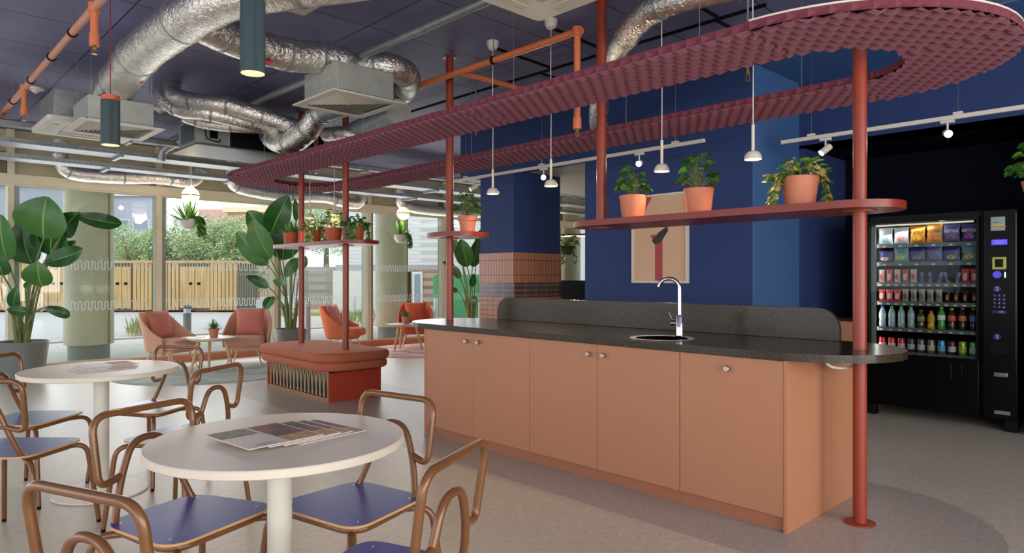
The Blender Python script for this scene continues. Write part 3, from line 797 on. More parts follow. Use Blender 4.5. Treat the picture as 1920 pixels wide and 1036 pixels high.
# red tape
for p, q in (((1.60, 6.05, 2.868), 'left'), ((2.16, 4.90, 2.882), 'right')):
    tag(MB().box(p[0]-.05, p[0]+.05, p[1]-.03, p[1]+.03, p[2]-.012, p[2]-.004).build('warning_tape', mat('tape_red', (196, 30, 40), .5)), 'small red tape tag under the %s foil duct' % ('fat' if q == 'left' else 'connecting'), 'tape')
def diffuser(x0, x1, y0, y1, z, top, label, bx=.07):
    t = thing('ceiling_diffuser', label, 'air vent', ((x0+x1)/2, (y0+y1)/2, z), 0)
    MB().box(x0+bx, x1-bx, y0+bx, y1-bx, z+.015, top).build('plenum_box', galvb, t, world=True, bev=.003)
    cx, cy = (x0+x1)/2, (y0+y1)/2; hx, hy = (x1-x0)/2, (y1-y0)/2
    fr = MB(); fr.prism([(x0, y0), (x1, y0), (x1, y1), (x0, y1)], z, z+.012, holes=[[(cx-hx*.82, cy-hy*.82), (cx+hx*.82, cy-hy*.82), (cx+hx*.82, cy+hy*.82), (cx-hx*.82, cy+hy*.82)]])
    fr.build('grille_frame', greyw, t, world=True, sm=False)
    gr = MB(); n = 9
    for i in range(n):
        a = .82-.80*i/n; b_ = a-.068
        o = [(cx-hx*a, cy-hy*a), (cx+hx*a, cy-hy*a), (cx+hx*a, cy+hy*a), (cx-hx*a, cy+hy*a)]
        q = [(cx-hx*b_, cy-hy*b_), (cx+hx*b_, cy-hy*b_), (cx+hx*b_, cy+hy*b_), (cx-hx*b_, cy+hy*b_)]
        for k in range(4):
            A, B, C_, D = o[k], o[(k+1) % 4], q[(k+1) % 4], q[k]
            gr.quad((A[0], A[1], z+.016), (B[0], B[1], z+.016), (C_[0], C_[1], z+.002), (D[0], D[1], z+.002))
    gr.box(cx-hx*.02, cx+hx*.02, cy-hy*.02, cy+hy*.02, z+.002, z+.006)
    gr.build('louvre_grille', greyw, t, world=True, sm=False)
    MB().box(cx-hx*.8, cx+hx*.8, cy-hy*.8, cy+hy*.8, z+.036, z+.038).build('dark_throat', mat('throat', (50, 48, 44), .8), t, world=True, sm=False)
    for sx in (-1, 1):
        for sy in (-1, 1):
            MB().tube([(cx+sx*hx*.7, cy+sy*hy*.7, top), (cx+sx*hx*.7, cy+sy*hy*.7, CZ-.002)], .003, 6).build('hanger_rod', steel, t, world=True)
diffuser(2.58, 3.23, 4.64, 5.32, 2.70, 2.95, 'square louvred diffuser under a steel box, centre of the ceiling')
diffuser(1.32, 1.97, 6.55, 7.24, 2.60, 2.83, 'square louvred diffuser behind the smaller hanging cylinder lamp')
def cassette(x0, x1, y0, y1, z, label, ax):
    t = thing('ceiling_cassette', label, 'air conditioner', ((x0+x1)/2, (y0+y1)/2, z), 0)
    MB().box(x0+.06, x1-.06, y0+.06, y1-.06, z+.05, z+.30).build('steel_body', galv, t, world=True, bev=.003)
    poly = rpoly([(x0, y0), (x1, y0), (x1, y1), (x0, y1)], .05, 5)
    MB().prism(poly, z, z+.05).build('fascia', greyw, t, world=True, bev=.006)
    cx, cy = (x0+x1)/2, (y0+y1)/2; g = (x1-x0)*.26
    sl = MB()
    for i in range(18):
        xx = cx-g+2*g*i/17
        sl.box(xx-.005, xx+.005, cy-g, cy+g, z-.004, z-.0005)
    sl.build('intake_grille', mat('grille_grey', (150, 146, 136), .6), t, world=True, sm=False)  # slats in a grey darker than the fascia
    v = MB()
    for s_ in (-1, 1):
        v.box(cx+s_*(x1-x0)*.38-.025, cx+s_*(x1-x0)*.38+.025, cy-g, cy+g, z-.006, z-.0005)
        v.box(cx-g, cx+g, cy+s_*(y1-y0)*.38-.025, cy+s_*(y1-y0)*.38+.025, z-.006, z-.0005)
    v.build('air_vanes', mat('vane', (196, 190, 176), .5), t, world=True, bev=.003)
    for sx in (-1, 1):
        for sy in (-1, 1): MB().tube([(cx+sx*.3, cy+sy*.3, z+.3), (cx+sx*.3, cy+sy*.3, CZ-.002)], .004, 6).build('hanger_rod', steel, t, world=True)
cassette(2.02, 2.92, 1.92, 2.82, 2.80, 'white ceiling cassette beside the first two island pendants', 0)
cassette(1.22, 2.04, 7.32, 8.14, 2.71, 'white ceiling cassette behind the left diffuser', 0)
t = thing('radiant_panel', 'flat white ceiling panel above the larger hanging cylinder lamp', 'ceiling panel', (1.95, 4.0, 3.1))
MB().box(1.72, 2.27, 3.75, 4.5, 3.13, 3.16).build('panel_face', greyw, t, world=True, bev=.003)
for x in (1.8, 2.2): MB().tube([(x, 4.1, 3.161), (x, 4.1, CZ-.002)], .004, 6).build('hanger_rod', steel, t, world=True)
# fan coil unit
t = thing('fan_coil_unit', 'black fan unit with grey control panel hung below the ceiling', 'fan unit', (3.3, 8.0, 2.72))
MB().box(2.98, 4.10, 7.62, 8.25, 2.72, 3.03).build('casing', blackm, t, world=True, bev=.004)
MB().box(2.62, 2.975, 7.64, 8.22, 2.74, 3.02).build('control_box', galvb, t, world=True, bev=.004)
MB().box(2.60, 2.618, 7.75, 8.10, 2.77, 2.98).build('side_panel', mat('panel_slate', (84, 92, 96), .5), t, world=True, bev=.002)
MB().box(2.75, 2.83, 7.615, 7.638, 2.80, 2.98).build('relay', black, t, world=True)
MB().box(2.58, 4.15, 7.55, 8.35, 2.70, 2.718).build('drip_tray', mat('tray_slate', (96, 98, 96), .5), t, world=True)
MB().tube(fillet([(2.7, 7.63, 2.98), (2.7, 7.60, 2.78), (2.85, 7.60, 2.76), (2.86, 7.63, 2.80)], .05), .006, 6).build('cable', blackm, t, world=True)
for x in (2.7, 4.0):
    for y in (7.7, 8.2): MB().tube([(x, y, 3.02), (x, y, CZ-.002)], .004, 6).build('hanger_rod', steel, t, world=True)
# batten light
t = thing('batten_light', 'small lit batten light under the ceiling beside the foil hoses', 'ceiling light', (3.03, 8.62, 3.12))
MB().box(2.97, 3.10, 8.35, 8.95, 3.12, 3.14).build('tray', white, t, world=True)
MB().box(2.98, 3.09, 8.36, 8.94, 3.08, 3.1195).build('diffuser', emis('cool_tube', (214, 240, 226), .9), t, world=True, bev=.01)
MB().tube([(3.03, 8.5, 3.14), (3.03, 8.5, CZ-.002)], .006, 6).build('hanger_rod', steel, t, world=True)
# cable trays along the window
def tray(y, z, x0, x1, label, dense=True, w=.14):
    t = thing('cable_tray', label, 'cable tray', ((x0+x1)/2, y, z), 0, 'steel cable trays along the window wall')
    tc_ = MB(); tc_.box(x0, x1, y-w, y+w, z, z+.004).box(x0, x1, y-w, y-w+.004, z+.004, z+.055).box(x0, x1, y+w-.004, y+w, z+.004, z+.055)
    if dense:
        tc_.cur = 1; k = int((x1-x0)/.06)
        for i in range(k): tc_.box(x0+.06*i, x0+.06*i+.03, y-w-.0012, y-w+.0005, z+.02, z+.016)
    tc_.build('tray_channel', [galv, blackm], t, world=True, sm=False)
    x = x0+.6
    while x < x1:
        for yy in (y-w-.02, y+w+.02): MB().tube([(x, yy, z-.03), (x, yy, CZ-.002)], .004, 6).build('hanger_rod', steel, t, world=True)
        MB().box(x-.02, x+.02, y-w-.04, y+w+.04, z-.035, z-.002).build('hanger_bar', galv, t, world=True, sm=False)
        x += 1.6
tray(10.05, 2.70, -1.5, 12.5, 'lowest perforated steel cable tray nearest the windows')
tray(9.45, 2.78, -1.5, 12.5, 'middle steel cable tray parallel to the windows', True, .17)
tray(9.0, 2.90, -1.5, 12.5, 'upper steel trunking nearest the diffusers', False, .07)
tag(MB().tube([(-1, 9.25, 2.98), (12.4, 9.25, 2.98)], .045, 14).build('sprinkler_main', mat('main_orange', (206, 90, 48), .45)), 'orange main pipe parallel to the windows above the trays', 'pipe')
tag(MB().tube(fillet([(3.15, 9.7, 3.2), (3.15, 9.7, 2.6), (3.15, 9.7, 2.35)], .01), .02, 8).build('drop_conduit', blackm), 'black vertical conduit dropping beside the fan unit, left one', 'conduit') if False else None
for k, x in enumerate((3.55, 3.72)):
    tag(MB().tube([(x, 9.22, 3.235), (x, 9.22, 3.04)] if False else [(x, 8.72, 3.235), (x, 8.72, 2.80)], .018, 8).build('drop_conduit', blackm), 'black vertical conduit beside the batten light, %s of two' % ('left' if k == 0 else 'right'), 'conduit')
duct([(3.15, 8.65, 3.05), (2.9, 8.9, 2.98), (2.75, 9.15, 2.88), (2.72, 9.2, 2.75)], .05, 'thin foil pipe bending down to the cable trays', False, galv, .0, 'steel_duct')
# sprinkler pipes
def pipe_thing(label, pts, r, m, rings=(), drops=(), elbows=()):
    t = thing('sprinkler_pipe', label, 'pipe', tuple(pts[0]))
    MB().tube(pts, r, 14).build('pipe_run', m, t, world=True)
    for (x, y, z) in rings:
        MB().tube([(x, y-.012, z), (x, y+.012, z)], r+.008, 14).build('clamp', blackm, t, world=True)
        MB().tube([(x, y, z+r+.008), (x, y, CZ-.002)], .004, 6).build('hanger_rod', steel, t, world=True)
    for (x, y, z, zb_) in drops:
        d = MB(); d.tube([(x, y, z+.03), (x, y, z-.03)], r*1.35, 14); d.tube([(x, y, z-.03), (x, y, zb_+.07)], r*.9, 14); d.tube([(x, y, zb_+.08), (x, y, zb_)], r*1.15, 14)
        q = d.build('drop_pipe', orange, t, world=True)
        h = MB(); h.tube([(x, y, zb_), (x, y, zb_-.02)], .012, 10); h.tube([(x, y-.012, zb_-.02), (x, y-.012, zb_-.05)], .003, 6); h.tube([(x, y+.012, zb_-.02), (x, y+.012, zb_-.05)], .003, 6); h.tube([(x, y, zb_-.05), (x, y, zb_-.054)], .017, 12)
        h.build('sprinkler_head', brass, q, world=True)
    return t
pipe_thing('pink-orange sprinkler pipe crossing the ceiling at far left', [(1.11, 3.6, 3.05), (1.11, 9.2, 3.05)], .026, pinkpipe, [(1.11, y, 3.05) for y in (4.2, 5.75, 6.5, 7.4, 8.4)], [(1.11, 5.12, 3.05, 2.80), (1.11, 7.75, 3.05, 2.80)])
pipe_thing('orange sprinkler pipe crossing behind the coral poles', [(3.62, 3.09, 3.0), (3.62, 7.9, 3.0)], .026, orange, [(3.62, y, 3.0) for y in (4.0,)], [(3.62, 3.13, 3.0, 2.32), (3.62, 6.9, 3.0, 2.48)])
pipe_thing('short orange branch pipe running from the crossing pipe to the navy wall', [(3.64, 4.43, 3.0), (4.75, 4.43, 3.0)], .024, orange)
pipe_thing('orange sprinkler drop beside the right end of the loop', [(4.66, 1.0, 3.02), (4.66, .60, 3.02)], .026, orange, (), [(4.66, .63, 3.02, 2.62)])
for p_, lb in ((W(3.95, 1402, 140), 'small brass sprinkler head hanging beside the fourth island pendant cord'), (W(6.2, 892, 244), 'small brass sprinkler head hanging beside the first island pendant cord')):
    t = thing('fire_sprinkler', lb, 'sprinkler', tuple(p_), 0)
    h = MB(); h.tube([(0, 0, .02), (0, 0, .0)], .012, 10); h.tube([(0, -.010, 0), (0, -.010, -.04)], .003, 6); h.tube([(0, .010, 0), (0, .010, -.04)], .003, 6); h.tube([(0, 0, -.04), (0, 0, -.043)], .016, 12)
    h.build('brass_head', brass, t)
    MB().tube([(0, 0, .02), (0, 0, CZ-p_.z-.002)], .006, 8).build('flexible_drop', steel, t)
# smoke detectors
for (x, y, lb) in ((1.31, 8.49, 'white ceiling detector near the left pink-orange pipe'), (2.51, 8.52, 'white ceiling detector behind the foil hoses')):
    t = thing('smoke_detector', lb, 'smoke detector', (x, y, CZ), 0, 'ceiling detectors')
    MB().lathe([(0, -.045), (.03, -.045), (.035, -.03), (.075, -.02), (.08, -.001), (0, -.001)], 24).build('housing', white, t)
    MB().tube([(0, 0, -.045), (0, 0, -.062)], .008, 8).build('sensor', white, t)
# cylinder pendants
def cyl_lamp(p, r, h, ctop, label):
    t = thing('cylinder_pendant', label, 'pendant lamp', p, 0, 'ribbed cylinder pendants')
    n = 96; prof = MB(); vs = []
    for z in (0, h):
        for j in range(n):
            q = 2*PI*j/n; rr = r*(1 if j % 2 else .965); vs.append((rr*math.cos(q), rr*math.sin(q), z))
    prof.add(vs, [(j, (j+1) % n, n+(j+1) % n, n+j) for j in range(n)]); prof.build('ribbed_shade', darkteal, t, sm=False)
    MB().lathe([(r*.94, 0), (r*.9, .001), (r*.86, .02), (0, .02)], 36).build('inner_reflector', emis('cyl_glow', (255, 214, 160), 1.3), t)
    MB().lathe([(0, h+.030), (r*.99, h+.030), (r*.99, h), (0, h-.001)][::-1], 36).build('coral_cap', mat('cap_coral', (206, 92, 66), .45), t)
    MB().tube([(0, 0, h+.03), (0, 0, ctop-p[2]-.003)], .0035, 8).build('cord', redcord, t)
    MB().lathe([(0, ctop-p[2]-.002), (.045, ctop-p[2]-.002), (.045, ctop-p[2]-.025), (0, ctop-p[2]-.025)][::-1], 24).build('ceiling_rose', darkteal, t)
    L = bpy.data.lights.new('cy', 'SPOT'); L.energy = 22; L.color = (1, .78, .55); L.spot_size = 1.5; L.spot_blend = .8; L.shadow_soft_size = .05
    lo = bpy.data.objects.new('cylinder_light', L); lo.location = (p[0], p[1], p[2]-.01); COL.objects.link(lo)
p1 = W(4.6, 207, 272); p2 = W(3.3, 474, 138)
cyl_lamp((p1.x, p1.y, p1.z), .058, .30, CZ, 'smaller-looking teal cylinder pendant on a red cord in front of the left diffuser')
cyl_lamp((p2.x, p2.y, p2.z), .058, .35, CZ, 'larger-looking teal cylinder pendant in front of the long foil duct')
# globe lamps + hanging plants
def globe(p, r, label):
    t = thing('globe_pendant', label, 'pendant lamp', p, 0, 'glass globe pendants by the windows')
    MB().lathe([(r*math.sin(PI*i/20), -r*math.cos(PI*i/20)) for i in range(21)], 32).build('glass_globe', globee, t)
    MB().lathe([(r*1.005, -.006), (r*1.06, -.006), (r*1.06, .006), (r*1.005, .006)], 32).build('brass_ring', brass, t)
    MB().tube([(0, 0, r), (0, 0, CZ-p[2]-.002)], .0025, 6).build('cord', cordwhite, t)
    L = bpy.data.lights.new('gl', 'POINT'); L.energy = 10; L.color = (1, .8, .6); L.shadow_soft_size = r
    lo = bpy.data.objects.new('globe_light', L); lo.location = (p[0], p[1], p[2]-r-.03); COL.objects.link(lo)
globe((3.31, 9.9, 2.42), .115, 'glowing globe pendant near the bare bulb above the left hanging planter')
globe((6.84, 9.9, 2.40), .112, 'glowing globe pendant in front of the second outside column')
globe((12.3, 9.9, 2.35), .12, 'glowing globe pendant seen through the gap beside the tiled pier')
t = thing('bare_bulb_lamp', 'bright bare bulb lamp just above the left globe pendant', 'lamp', tuple(W(9.0, 359, 354)))
MB().lathe([(.035*math.sin(PI*i/12), -.035*math.cos(PI*i/12)) for i in range(13)], 20).build('bulb', spote, t)
z_ = W(9.0, 359, 354).z; MB().tube([(0, 0, .035), (0, 0, CZ-z_-.002)], .0025, 6).build('cord', cordwhite, t)
t = thing('linear_pendant', 'thin lit bar pendant in the gap beside the tiled pier', 'pendant lamp', (8.9, 7.75, 1.95))
MB().tube([(8.6, 8.1, 2.02), (9.5, 7.0, 2.02)], .02, 10).build('bar', mat('bar_wood', (150, 90, 60), .5), t, world=True)
MB().tube([(8.6, 8.1, 1.998), (9.5, 7.0, 1.998)], .012, 10).build('light_strip', emis('bar_glow', (255, 214, 170), 6), t, world=True)
for f_ in (.2, .8): 
    q = Vector((8.6, 8.1, 2.04)).lerp(Vector((9.5, 7.0, 2.04)), f_); MB().tube([q, (q.x, q.y, 2.6)], .002, 6).build('cord', cordwhite, t, world=True)
t = thing('display_screen', 'black display screen seen through the gap beside the tiled pier', 'screen', (7.3, 6.1, 0))
MB().box(7.28, 7.32, 5.55, 6.7, .75, 1.245).build('screen', blackm, t, world=True, bev=.004)
MB().box(7.29, 7.31, 6.08, 6.12, .03, .749).build('post', blackm, t, world=True)
MB().box(7.1, 7.5, 5.85, 6.35, 0, .029).build('foot', blackm, t, world=True, bev=.004)

# ---------------------------------------------------------------- VENDING MACHINE
vx, vb = 6.90, 7.72
vy0, vy1 = 1.185, 2.385
gy0, gy1, gz0, gz1 = 1.455, 2.345, .585, 1.785
t = thing('vending_machine', 'tall black glass-fronted snack and drink vending machine', 'vending machine', ((vx+vb)/2, (vy0+vy1)/2, 0))
vm = t
c = MB()
c.box(vx, vb, gy1, vy1, .10, 1.86); c.box(vx+.03, vb, gy0-.02, gy0, .10, 1.86); c.box(vx+.03, vb, gy0, gy1, gz1, 1.86); c.box(vb-.03, vb, gy0, gy1, .5, gz1); c.box(vx+.03, vb, gy0, gy1, .10, .50)
c.build('cabinet', black, t, world=True, sm=False, bev=.004)
MB().box(vx-.018, vx+.029, gy0, gy1, .105, .575).build('lower_door', black, t, world=True, bev=.006)
fl = MB().box(vx-.026, vx-.0185, gy0+.12, gy1-.12, .42, .54).build('retrieval_flap', black, t, world=True, bev=.004)
MB().box(vx-.032, vx-.0265, gy0+.2, gy0+.206, .40, .53).build('chrome_strip', chrome, t, world=True)
MB().box(vx-.02, vx+.60, vy0, gy0-.022, .10, 1.86).build('control_column', black, t, world=True, bev=.012)
fr = MB(); fr.box(vx-.02, vx+.029, gy0-.0005, gy0+.02, gz0-.01, gz1+.02); fr.box(vx-.02, vx+.029, gy1-.015, gy1, gz0-.01, gz1+.02); fr.box(vx-.02, vx+.029, gy0+.02, gy1-.015, gz1, gz1+.02); fr.box(vx-.02, vx+.029, gy0+.02, gy1-.015, gz0-.01, gz0)
fr.build('door_frame', black, t, world=True, sm=False)
MB().box(vx+.0, vx+.008, gy0+.021, gy1-.016, gz0+.001, gz1-.001).build('door_glass', vglass, t, world=True, sm=False)
MB().box(vx+.031, vx+.06, gy1-.055, gy1-.02, gz0, gz1-.02).build('side_channel', mat('channel_grey', (120, 130, 126), .5), t, world=True)
MB().box(vx+.03, vx+.05, gy0+.05, gy1-.06, gz1-.022, gz1-.008).build('light_strip', emis('vend_strip', (255, 240, 214), .5), t, world=True)
for (y, z) in ((vy0+.05, 0), (vy1-.06, 0)):
    for x in (vx+.05, vb-.1):
        MB().box(x-.04, x+.04, y-.045, y+.045, 0, .099).build('foot', blackm, t, world=True, bev=.004)
sy0, sy1 = gy0+.02, gy1-.06
SH = [1.595, 1.425, 1.235, 1.06, .82, .60]
tagm = mat('price_tag', (205, 205, 200), .5)
for z in SH:
    s = MB().box(vx+.06, vb-.05, sy0, sy1, z-.01, z-.002).build('shelf', galv, t, world=True, sm=False)
    r_ = MB().box(vx+.050, vx+.0595, sy0, sy1, z-.032, z+.004).build('price_rail', mat('rail_grey', (90, 92, 90), .4), s, world=True, sm=False)
MB().box(vx+.022, vx+.028, 0, .001, 0, .001)
ctl = vx-.0205
def cbox(name, yc, z, w, h, m, th=.006, bev=.002): return MB().box(ctl-th, ctl-.0003, yc-w/2, yc+w/2, z-h/2, z+h/2).build(name, m, t, world=True, bev=bev)
yc = 1.31
o = cbox('energy_label', yc+.01, 1.735, .10, .115, mat('label_pale', (150, 168, 176), .4), .003)
e = MB()
for i, cc in enumerate(((60, 150, 70), (150, 190, 60), (220, 200, 60), (220, 120, 50))):
    e.cur = i; e.box(ctl-.0042, ctl-.0032, yc+.045-.018*(i+1)-.02, yc+.045, 1.742-.012*i, 1.751-.012*i)
e.build('energy_bars', [mat('eb%d' % i, cc, .5) for i, cc in enumerate(((60, 150, 70), (150, 190, 60), (220, 200, 60), (220, 120, 50)))], o, sm=False, world=True)
d_ = cbox('display', yc, 1.58, .11, .045, emis('disp_violet', (84, 70, 214), .9))
MB().box(ctl-.0068, ctl-.0063, yc-.035, yc+.035, 1.588, 1.592).box(ctl-.0068, ctl-.0063, yc-.03, yc+.03, 1.572, 1.576).build('display_lines', mat('pale_ink', (206, 206, 230), .5), d_, world=True)
o = cbox('coin_bezel', yc, 1.405, .10, .105, mat('lime_bezel', (178, 178, 76), .35), .012, .006)
MB().box(ctl-.014, ctl-.0125, yc-.028, yc+.028, 1.372, 1.440).build('coin_window', black, o, sm=False, world=True)
MB().tube([(ctl-.006, yc+.015, 1.31), (ctl-.0004, yc+.015, 1.31)], .03, 24).build('reject_button', emis('btn_violet', (76, 66, 200), .6), t, world=True)
MB().box(ctl-.004, ctl-.0005, yc-.045, yc-.035, 1.285, 1.33).build('coin_slot', chrome, t, world=True)
ink = emis('key_glow', (150, 140, 225), .45)
for i in range(12):
    yy = yc+.032-.032*(i % 3); zz = 1.135-.032*(i//3)
    kb = MB().box(ctl-.003, ctl-.0004, yy-.011, yy+.011, zz-.011, zz+.011).build('key', mat('key_blue', (24, 22, 58), .4), t, world=True, bev=.002)
    text('key_digit', ['1', '2', '3', '4', '5', '6', '7', '8', '9', '*', '0', '#'][i], .018, ink, kb, Matrix.Translation((ctl-.0036, yy, zz)) @ FX, world=True)
o = cbox('confirm_key', yc, .998, .10, .026, mat('key_blue', (24, 22, 58), .4), .003)
text('confirm_text', 'OK', .022, ink, o, Matrix.Translation((ctl-.0036, yc-.015, .998)) @ FX, world=True)
for s_, z in (('2', 1.19), ('3', .79)):
    o = MB().tube([(ctl-.003, yc+.015, z), (ctl-.0004, yc+.015, z)], .027, 24).build('step_badge', mat('badge_blue', (44, 36, 120), .4), t, world=True)
    text('step_digit', s_, .042, mat('pale_ink', (206, 206, 230), .5), o, Matrix.Translation((ctl-.0036, yc+.015, z)) @ FX, world=True)
cbox('change_tray', yc, .70, .13, .10, blackm, .012)
cbox('lock_plate', yc-.01, .475, .095, .035, steel, .004)
o = cbox('maker_plate', yc-.02, .16, .11, .030, mat('plate_grey', (120, 122, 122), .4), .003)
MB().box(ctl-.012, ctl-.0004, vy0+.006, vy0+.012, .6, 1.82).build('edge_trim', mat('trim_grey', (90, 92, 90), .3, metal=1), t, world=True)
# ---- products
def bag_mb(w, h, th=.035):
    mb = MB(); nx, nz = 8, 8; vs = []; fs = []
    for sd in (-1, 1):
        for j in range(nz+1):
            for i in range(nx+1):
                u = i/nx*2-1; v = j/nz*2-1
                b = max(0, (1-abs(u)**2.5))**.8*max(0, (1-abs(v)**3.5)); pin = 1-.13*(1-abs(v)**2)
                vs.append((sd*th/2*b, -u*w/2*pin, (v+1)/2*h))
    k = (nx+1)*(nz+1)
    for sd in range(2):
        for j in range(nz):
            for i in range(nx):
                a = sd*k+j*(nx+1)+i; q = (a, a+1, a+nx+2, a+nx+1)
                fs.append(q if sd == 1 else q[::-1])
    mb.add(vs, fs); return mb
def patch(w, h, w0, h0, zc, th, mi, mb, yo=0):
    x = -th/2-.0015
    mb.cur = mi; n = 8
    mb.add([(x-.0004*mi, yo+w/2*math.cos(2*PI*i/n*1), zc+h/2*math.sin(2*PI*i/n)) for i in range(n)], [tuple(range(n))])
def place_row(items, z, x=vx+.085):
    n = len(items); stp = (sy1-sy0)/n
    for i, (fn, arg, lab, cat, grp) in enumerate(items):
        y = sy1-stp*(i+.5)
        fn((x, y, z+.0005), stp, arg, lab, cat, grp)
ORD = ['leftmost', 'second from left', 'third from left', 'fourth from left', 'fifth from left', 'sixth from left', 'seventh from left', 'eighth from left', 'ninth from left', 'tenth from left', 'eleventh from left', 'rightmost']
def crisp(p, stp, a, lab, cat, grp):
    base, acc, word, wcol, h, w = a
    t = thing('snack_bag', lab, cat, p, 0, grp)
    th = .05; m = mat('bag_%d_%d_%d' % base, base, .35, var=.12, vs=30, bump=.3, bs=50)
    bag_mb(min(w, stp*.98), h, th).build('bag_body', m, t)
    lb = MB(); patch(w*.55, h*.32, 0, 0, h*.30, th, 0, lb); 
    lb.build('printed_picture', mat('acc_%d_%d_%d' % acc, acc, .4, var=.3, vs=60), t, sm=False)
    if word: text('brand_lettering', word, w*.24, mat('ink_%d_%d_%d' % wcol, wcol, .4), t, Matrix.Translation((-th/2-.004, 0, h*.62)) @ FX, .0004, bold=.025)
WH = (206, 212, 220); OR = (224, 140, 20); PU = (74, 60, 132)
g1 = 'crisp bags on the top shelf of the machine'
def L(desc, i, n, row): return '%s, %s on %s of vending machine' % (desc, ORD[-1] if i == n-1 else ORD[i], row)
row1 = [(WH, (120, 160, 200), None, (0, 0, 0)), (WH, (214, 150, 150), None, (0, 0, 0)), (OR, (240, 190, 60), 'KETTLE', (40, 26, 16)), (OR, (236, 120, 60), 'KETTLE', (40, 26, 16)), (PU, (130, 70, 130), 'KETTLE', (225, 225, 230)), (PU, (160, 60, 140), 'KETTLE', (225, 225, 230))]  # pink patch on the second white bag is a painted reflection
dsc = ['white crisp bag', 'white crisp bag with painted pink reflection', 'orange crisp bag', 'taller orange crisp bag', 'purple crisp bag', 'purple crisp bag']
place_row([(crisp, (a[0], a[1], a[2], a[3], (.155, .155, .16, .17, .16, .16)[i], .135), L(dsc[i], i, 6, 'top shelf'), 'snack', g1) for i, a in enumerate(row1)], SH[0])
TE = (84, 164, 172); DB = (44, 50, 120); BL = (40, 90, 170)
row2 = [(DB, (222, 190, 160), None, (0, 0, 0), .115), (TE, (170, 190, 70), 'HARIBO', (190, 40, 50), .145), (DB, (110, 120, 110), None, (0, 0, 0), .135), (BL, (120, 90, 90), 'HARIBO', (200, 50, 60), .155), ((40, 54, 110), (150, 150, 90), None, (0, 0, 0), .135), (TE, (226, 150, 70), 'HARIBO', (190, 40, 50), .14)]
dsc = ['small blue sweet bag', 'teal sweet bag with red lettering', 'dark blue sweet bag', 'tall blue sweet bag with red lettering', 'dark blue and olive sweet bag', 'teal sweet bag with orange picture']
place_row([(crisp, (a[0], a[1], a[2], a[3], a[4], .135), L(dsc[i], i, 6, 'second shelf'), 'snack', 'sweet bags on the second shelf of the machine') for i, a in enumerate(row2)], SH[1])
def packet(p, stp, a, lab, cat, grp):
    base, acc, h, w, tilt = a
    t = thing('snack_packet', lab, cat, p, 0, grp)
    th = .028; m = mat('bag_%d_%d_%d' % base, base, .35, var=.12, vs=30, bump=.3, bs=50)
    o = bag_mb(w, h, th).build('packet_body', m, t); o.rotation_euler = (tilt, 0, 0)
    lb = MB(); patch(w*.6, h*.5, 0, 0, h*.45, th, 0, lb)
    o2 = lb.build('printed_picture', mat('acc_%d_%d_%d' % acc, acc, .4, var=.3, vs=60), t, sm=False); o2.rotation_euler = (tilt, 0, 0)
RD = (206, 66, 72); SV = (196, 188, 180); PB = (120, 110, 170)
r3 = []
for i in range(12):
    if i < 5: r3.append(((SV if i % 2 == 0 else RD), (RD if i % 2 == 0 else SV), .125, .055, 0, 'silver and red snack packet'))
    elif i < 10: r3.append((PB, (60, 50, 90), .10, .028, (.0, -.05, .22, -.22, .25)[i-5], 'thin violet snack bar'))
    else: r3.append((RD, (226, 170, 160), .125, .062, 0, 'red snack packet'))
place_row([(packet, a[:5], L(a[5], i, 12, 'third shelf'), 'snack', 'packets and bars on the third shelf of the machine') for i, a in enumerate(r3)], SH[2])
r4 = []
for i in range(12):
    if i < 3: r4.append((RD, (230, 190, 180), .115, .06, 0, 'red snack packet'))
    elif i < 8: r4.append(((168, 154, 136), (120, 100, 80), .12, .055, 0, 'beige snack packet'))
    else: r4.append(((52, 42, 36), (214, 100, 60), .105, .042, 0, 'dark bar with orange print'))
place_row([(packet, a[:5], L(a[5], i, 12, 'fourth shelf'), 'snack', 'packets and bars on the fourth shelf of the machine') for i, a in enumerate(r4)], SH[3])
def bottle(p, stp, a, lab, cat, grp):
    liquid, cap, labc, h = a
    t = thing('drink_bottle', lab, cat, p, 0, grp); r = .030; k = h/.2
    MB().lathe([(0, 0), (r*.8, 0), (r, .012*k), (r, .05*k), (r*.88, .07*k), (r, .09*k), (r, .13*k), (r*.8, .155*k), (r*.42, .175*k), (r*.4, .184*k), (0, .184*k)], 16).build('bottle_body', mat('liq_%d_%d_%d' % liquid, liquid, .12, coat=.5), t)
    MB().lathe([(0, .185*k), (r*.48, .185*k), (r*.48, .2*k), (0, .2*k)], 14).build('cap', mat('cap_%d_%d_%d' % cap, cap, .4), t)
    if labc: MB().lathe([(r*1.02, .085*k), (r*1.03, .086*k), (r*1.03, .128*k), (r*1.02, .129*k)], 16).build('label_band', mat('lab_%d_%d_%d' % labc, labc, .45, var=.2, vs=50), t)
GW = (150, 176, 178); GR = (60, 170, 70)
r5 = [((170, 190, 210), (60, 80, 170), (200, 206, 220), .2, 'clear water bottle with blue cap'), (GW, GR, None, .2, 'pale green water bottle with green cap'), (GW, GR, None, .2, 'pale green water bottle with green cap'), (GW, GR, None, .2, 'pale green water bottle with green cap'), ((90, 60, 40), (60, 100, 50), (130, 140, 80), .17, 'short brown drink bottle'), ((214, 160, 30), (200, 70, 40), (200, 140, 30), .165, 'short yellow bottle with red cap'), ((70, 160, 60), (80, 190, 70), (220, 226, 220), .2, 'green drink bottle with white label'), ((60, 50, 30), (140, 180, 50), (220, 90, 60), .195, 'dark bottle with red label'), ((40, 34, 28), (222, 80, 60), (226, 110, 60), .2, 'dark drink bottle with orange label'), ((44, 38, 30), (150, 190, 60), (110, 120, 200), .2, 'dark bottle with violet label')]
place_row([(bottle, a[:4], L(a[4], i, 10, 'fifth shelf'), 'bottle', 'bottles on the fifth shelf of the machine') for i, a in enumerate(r5)], SH[4])
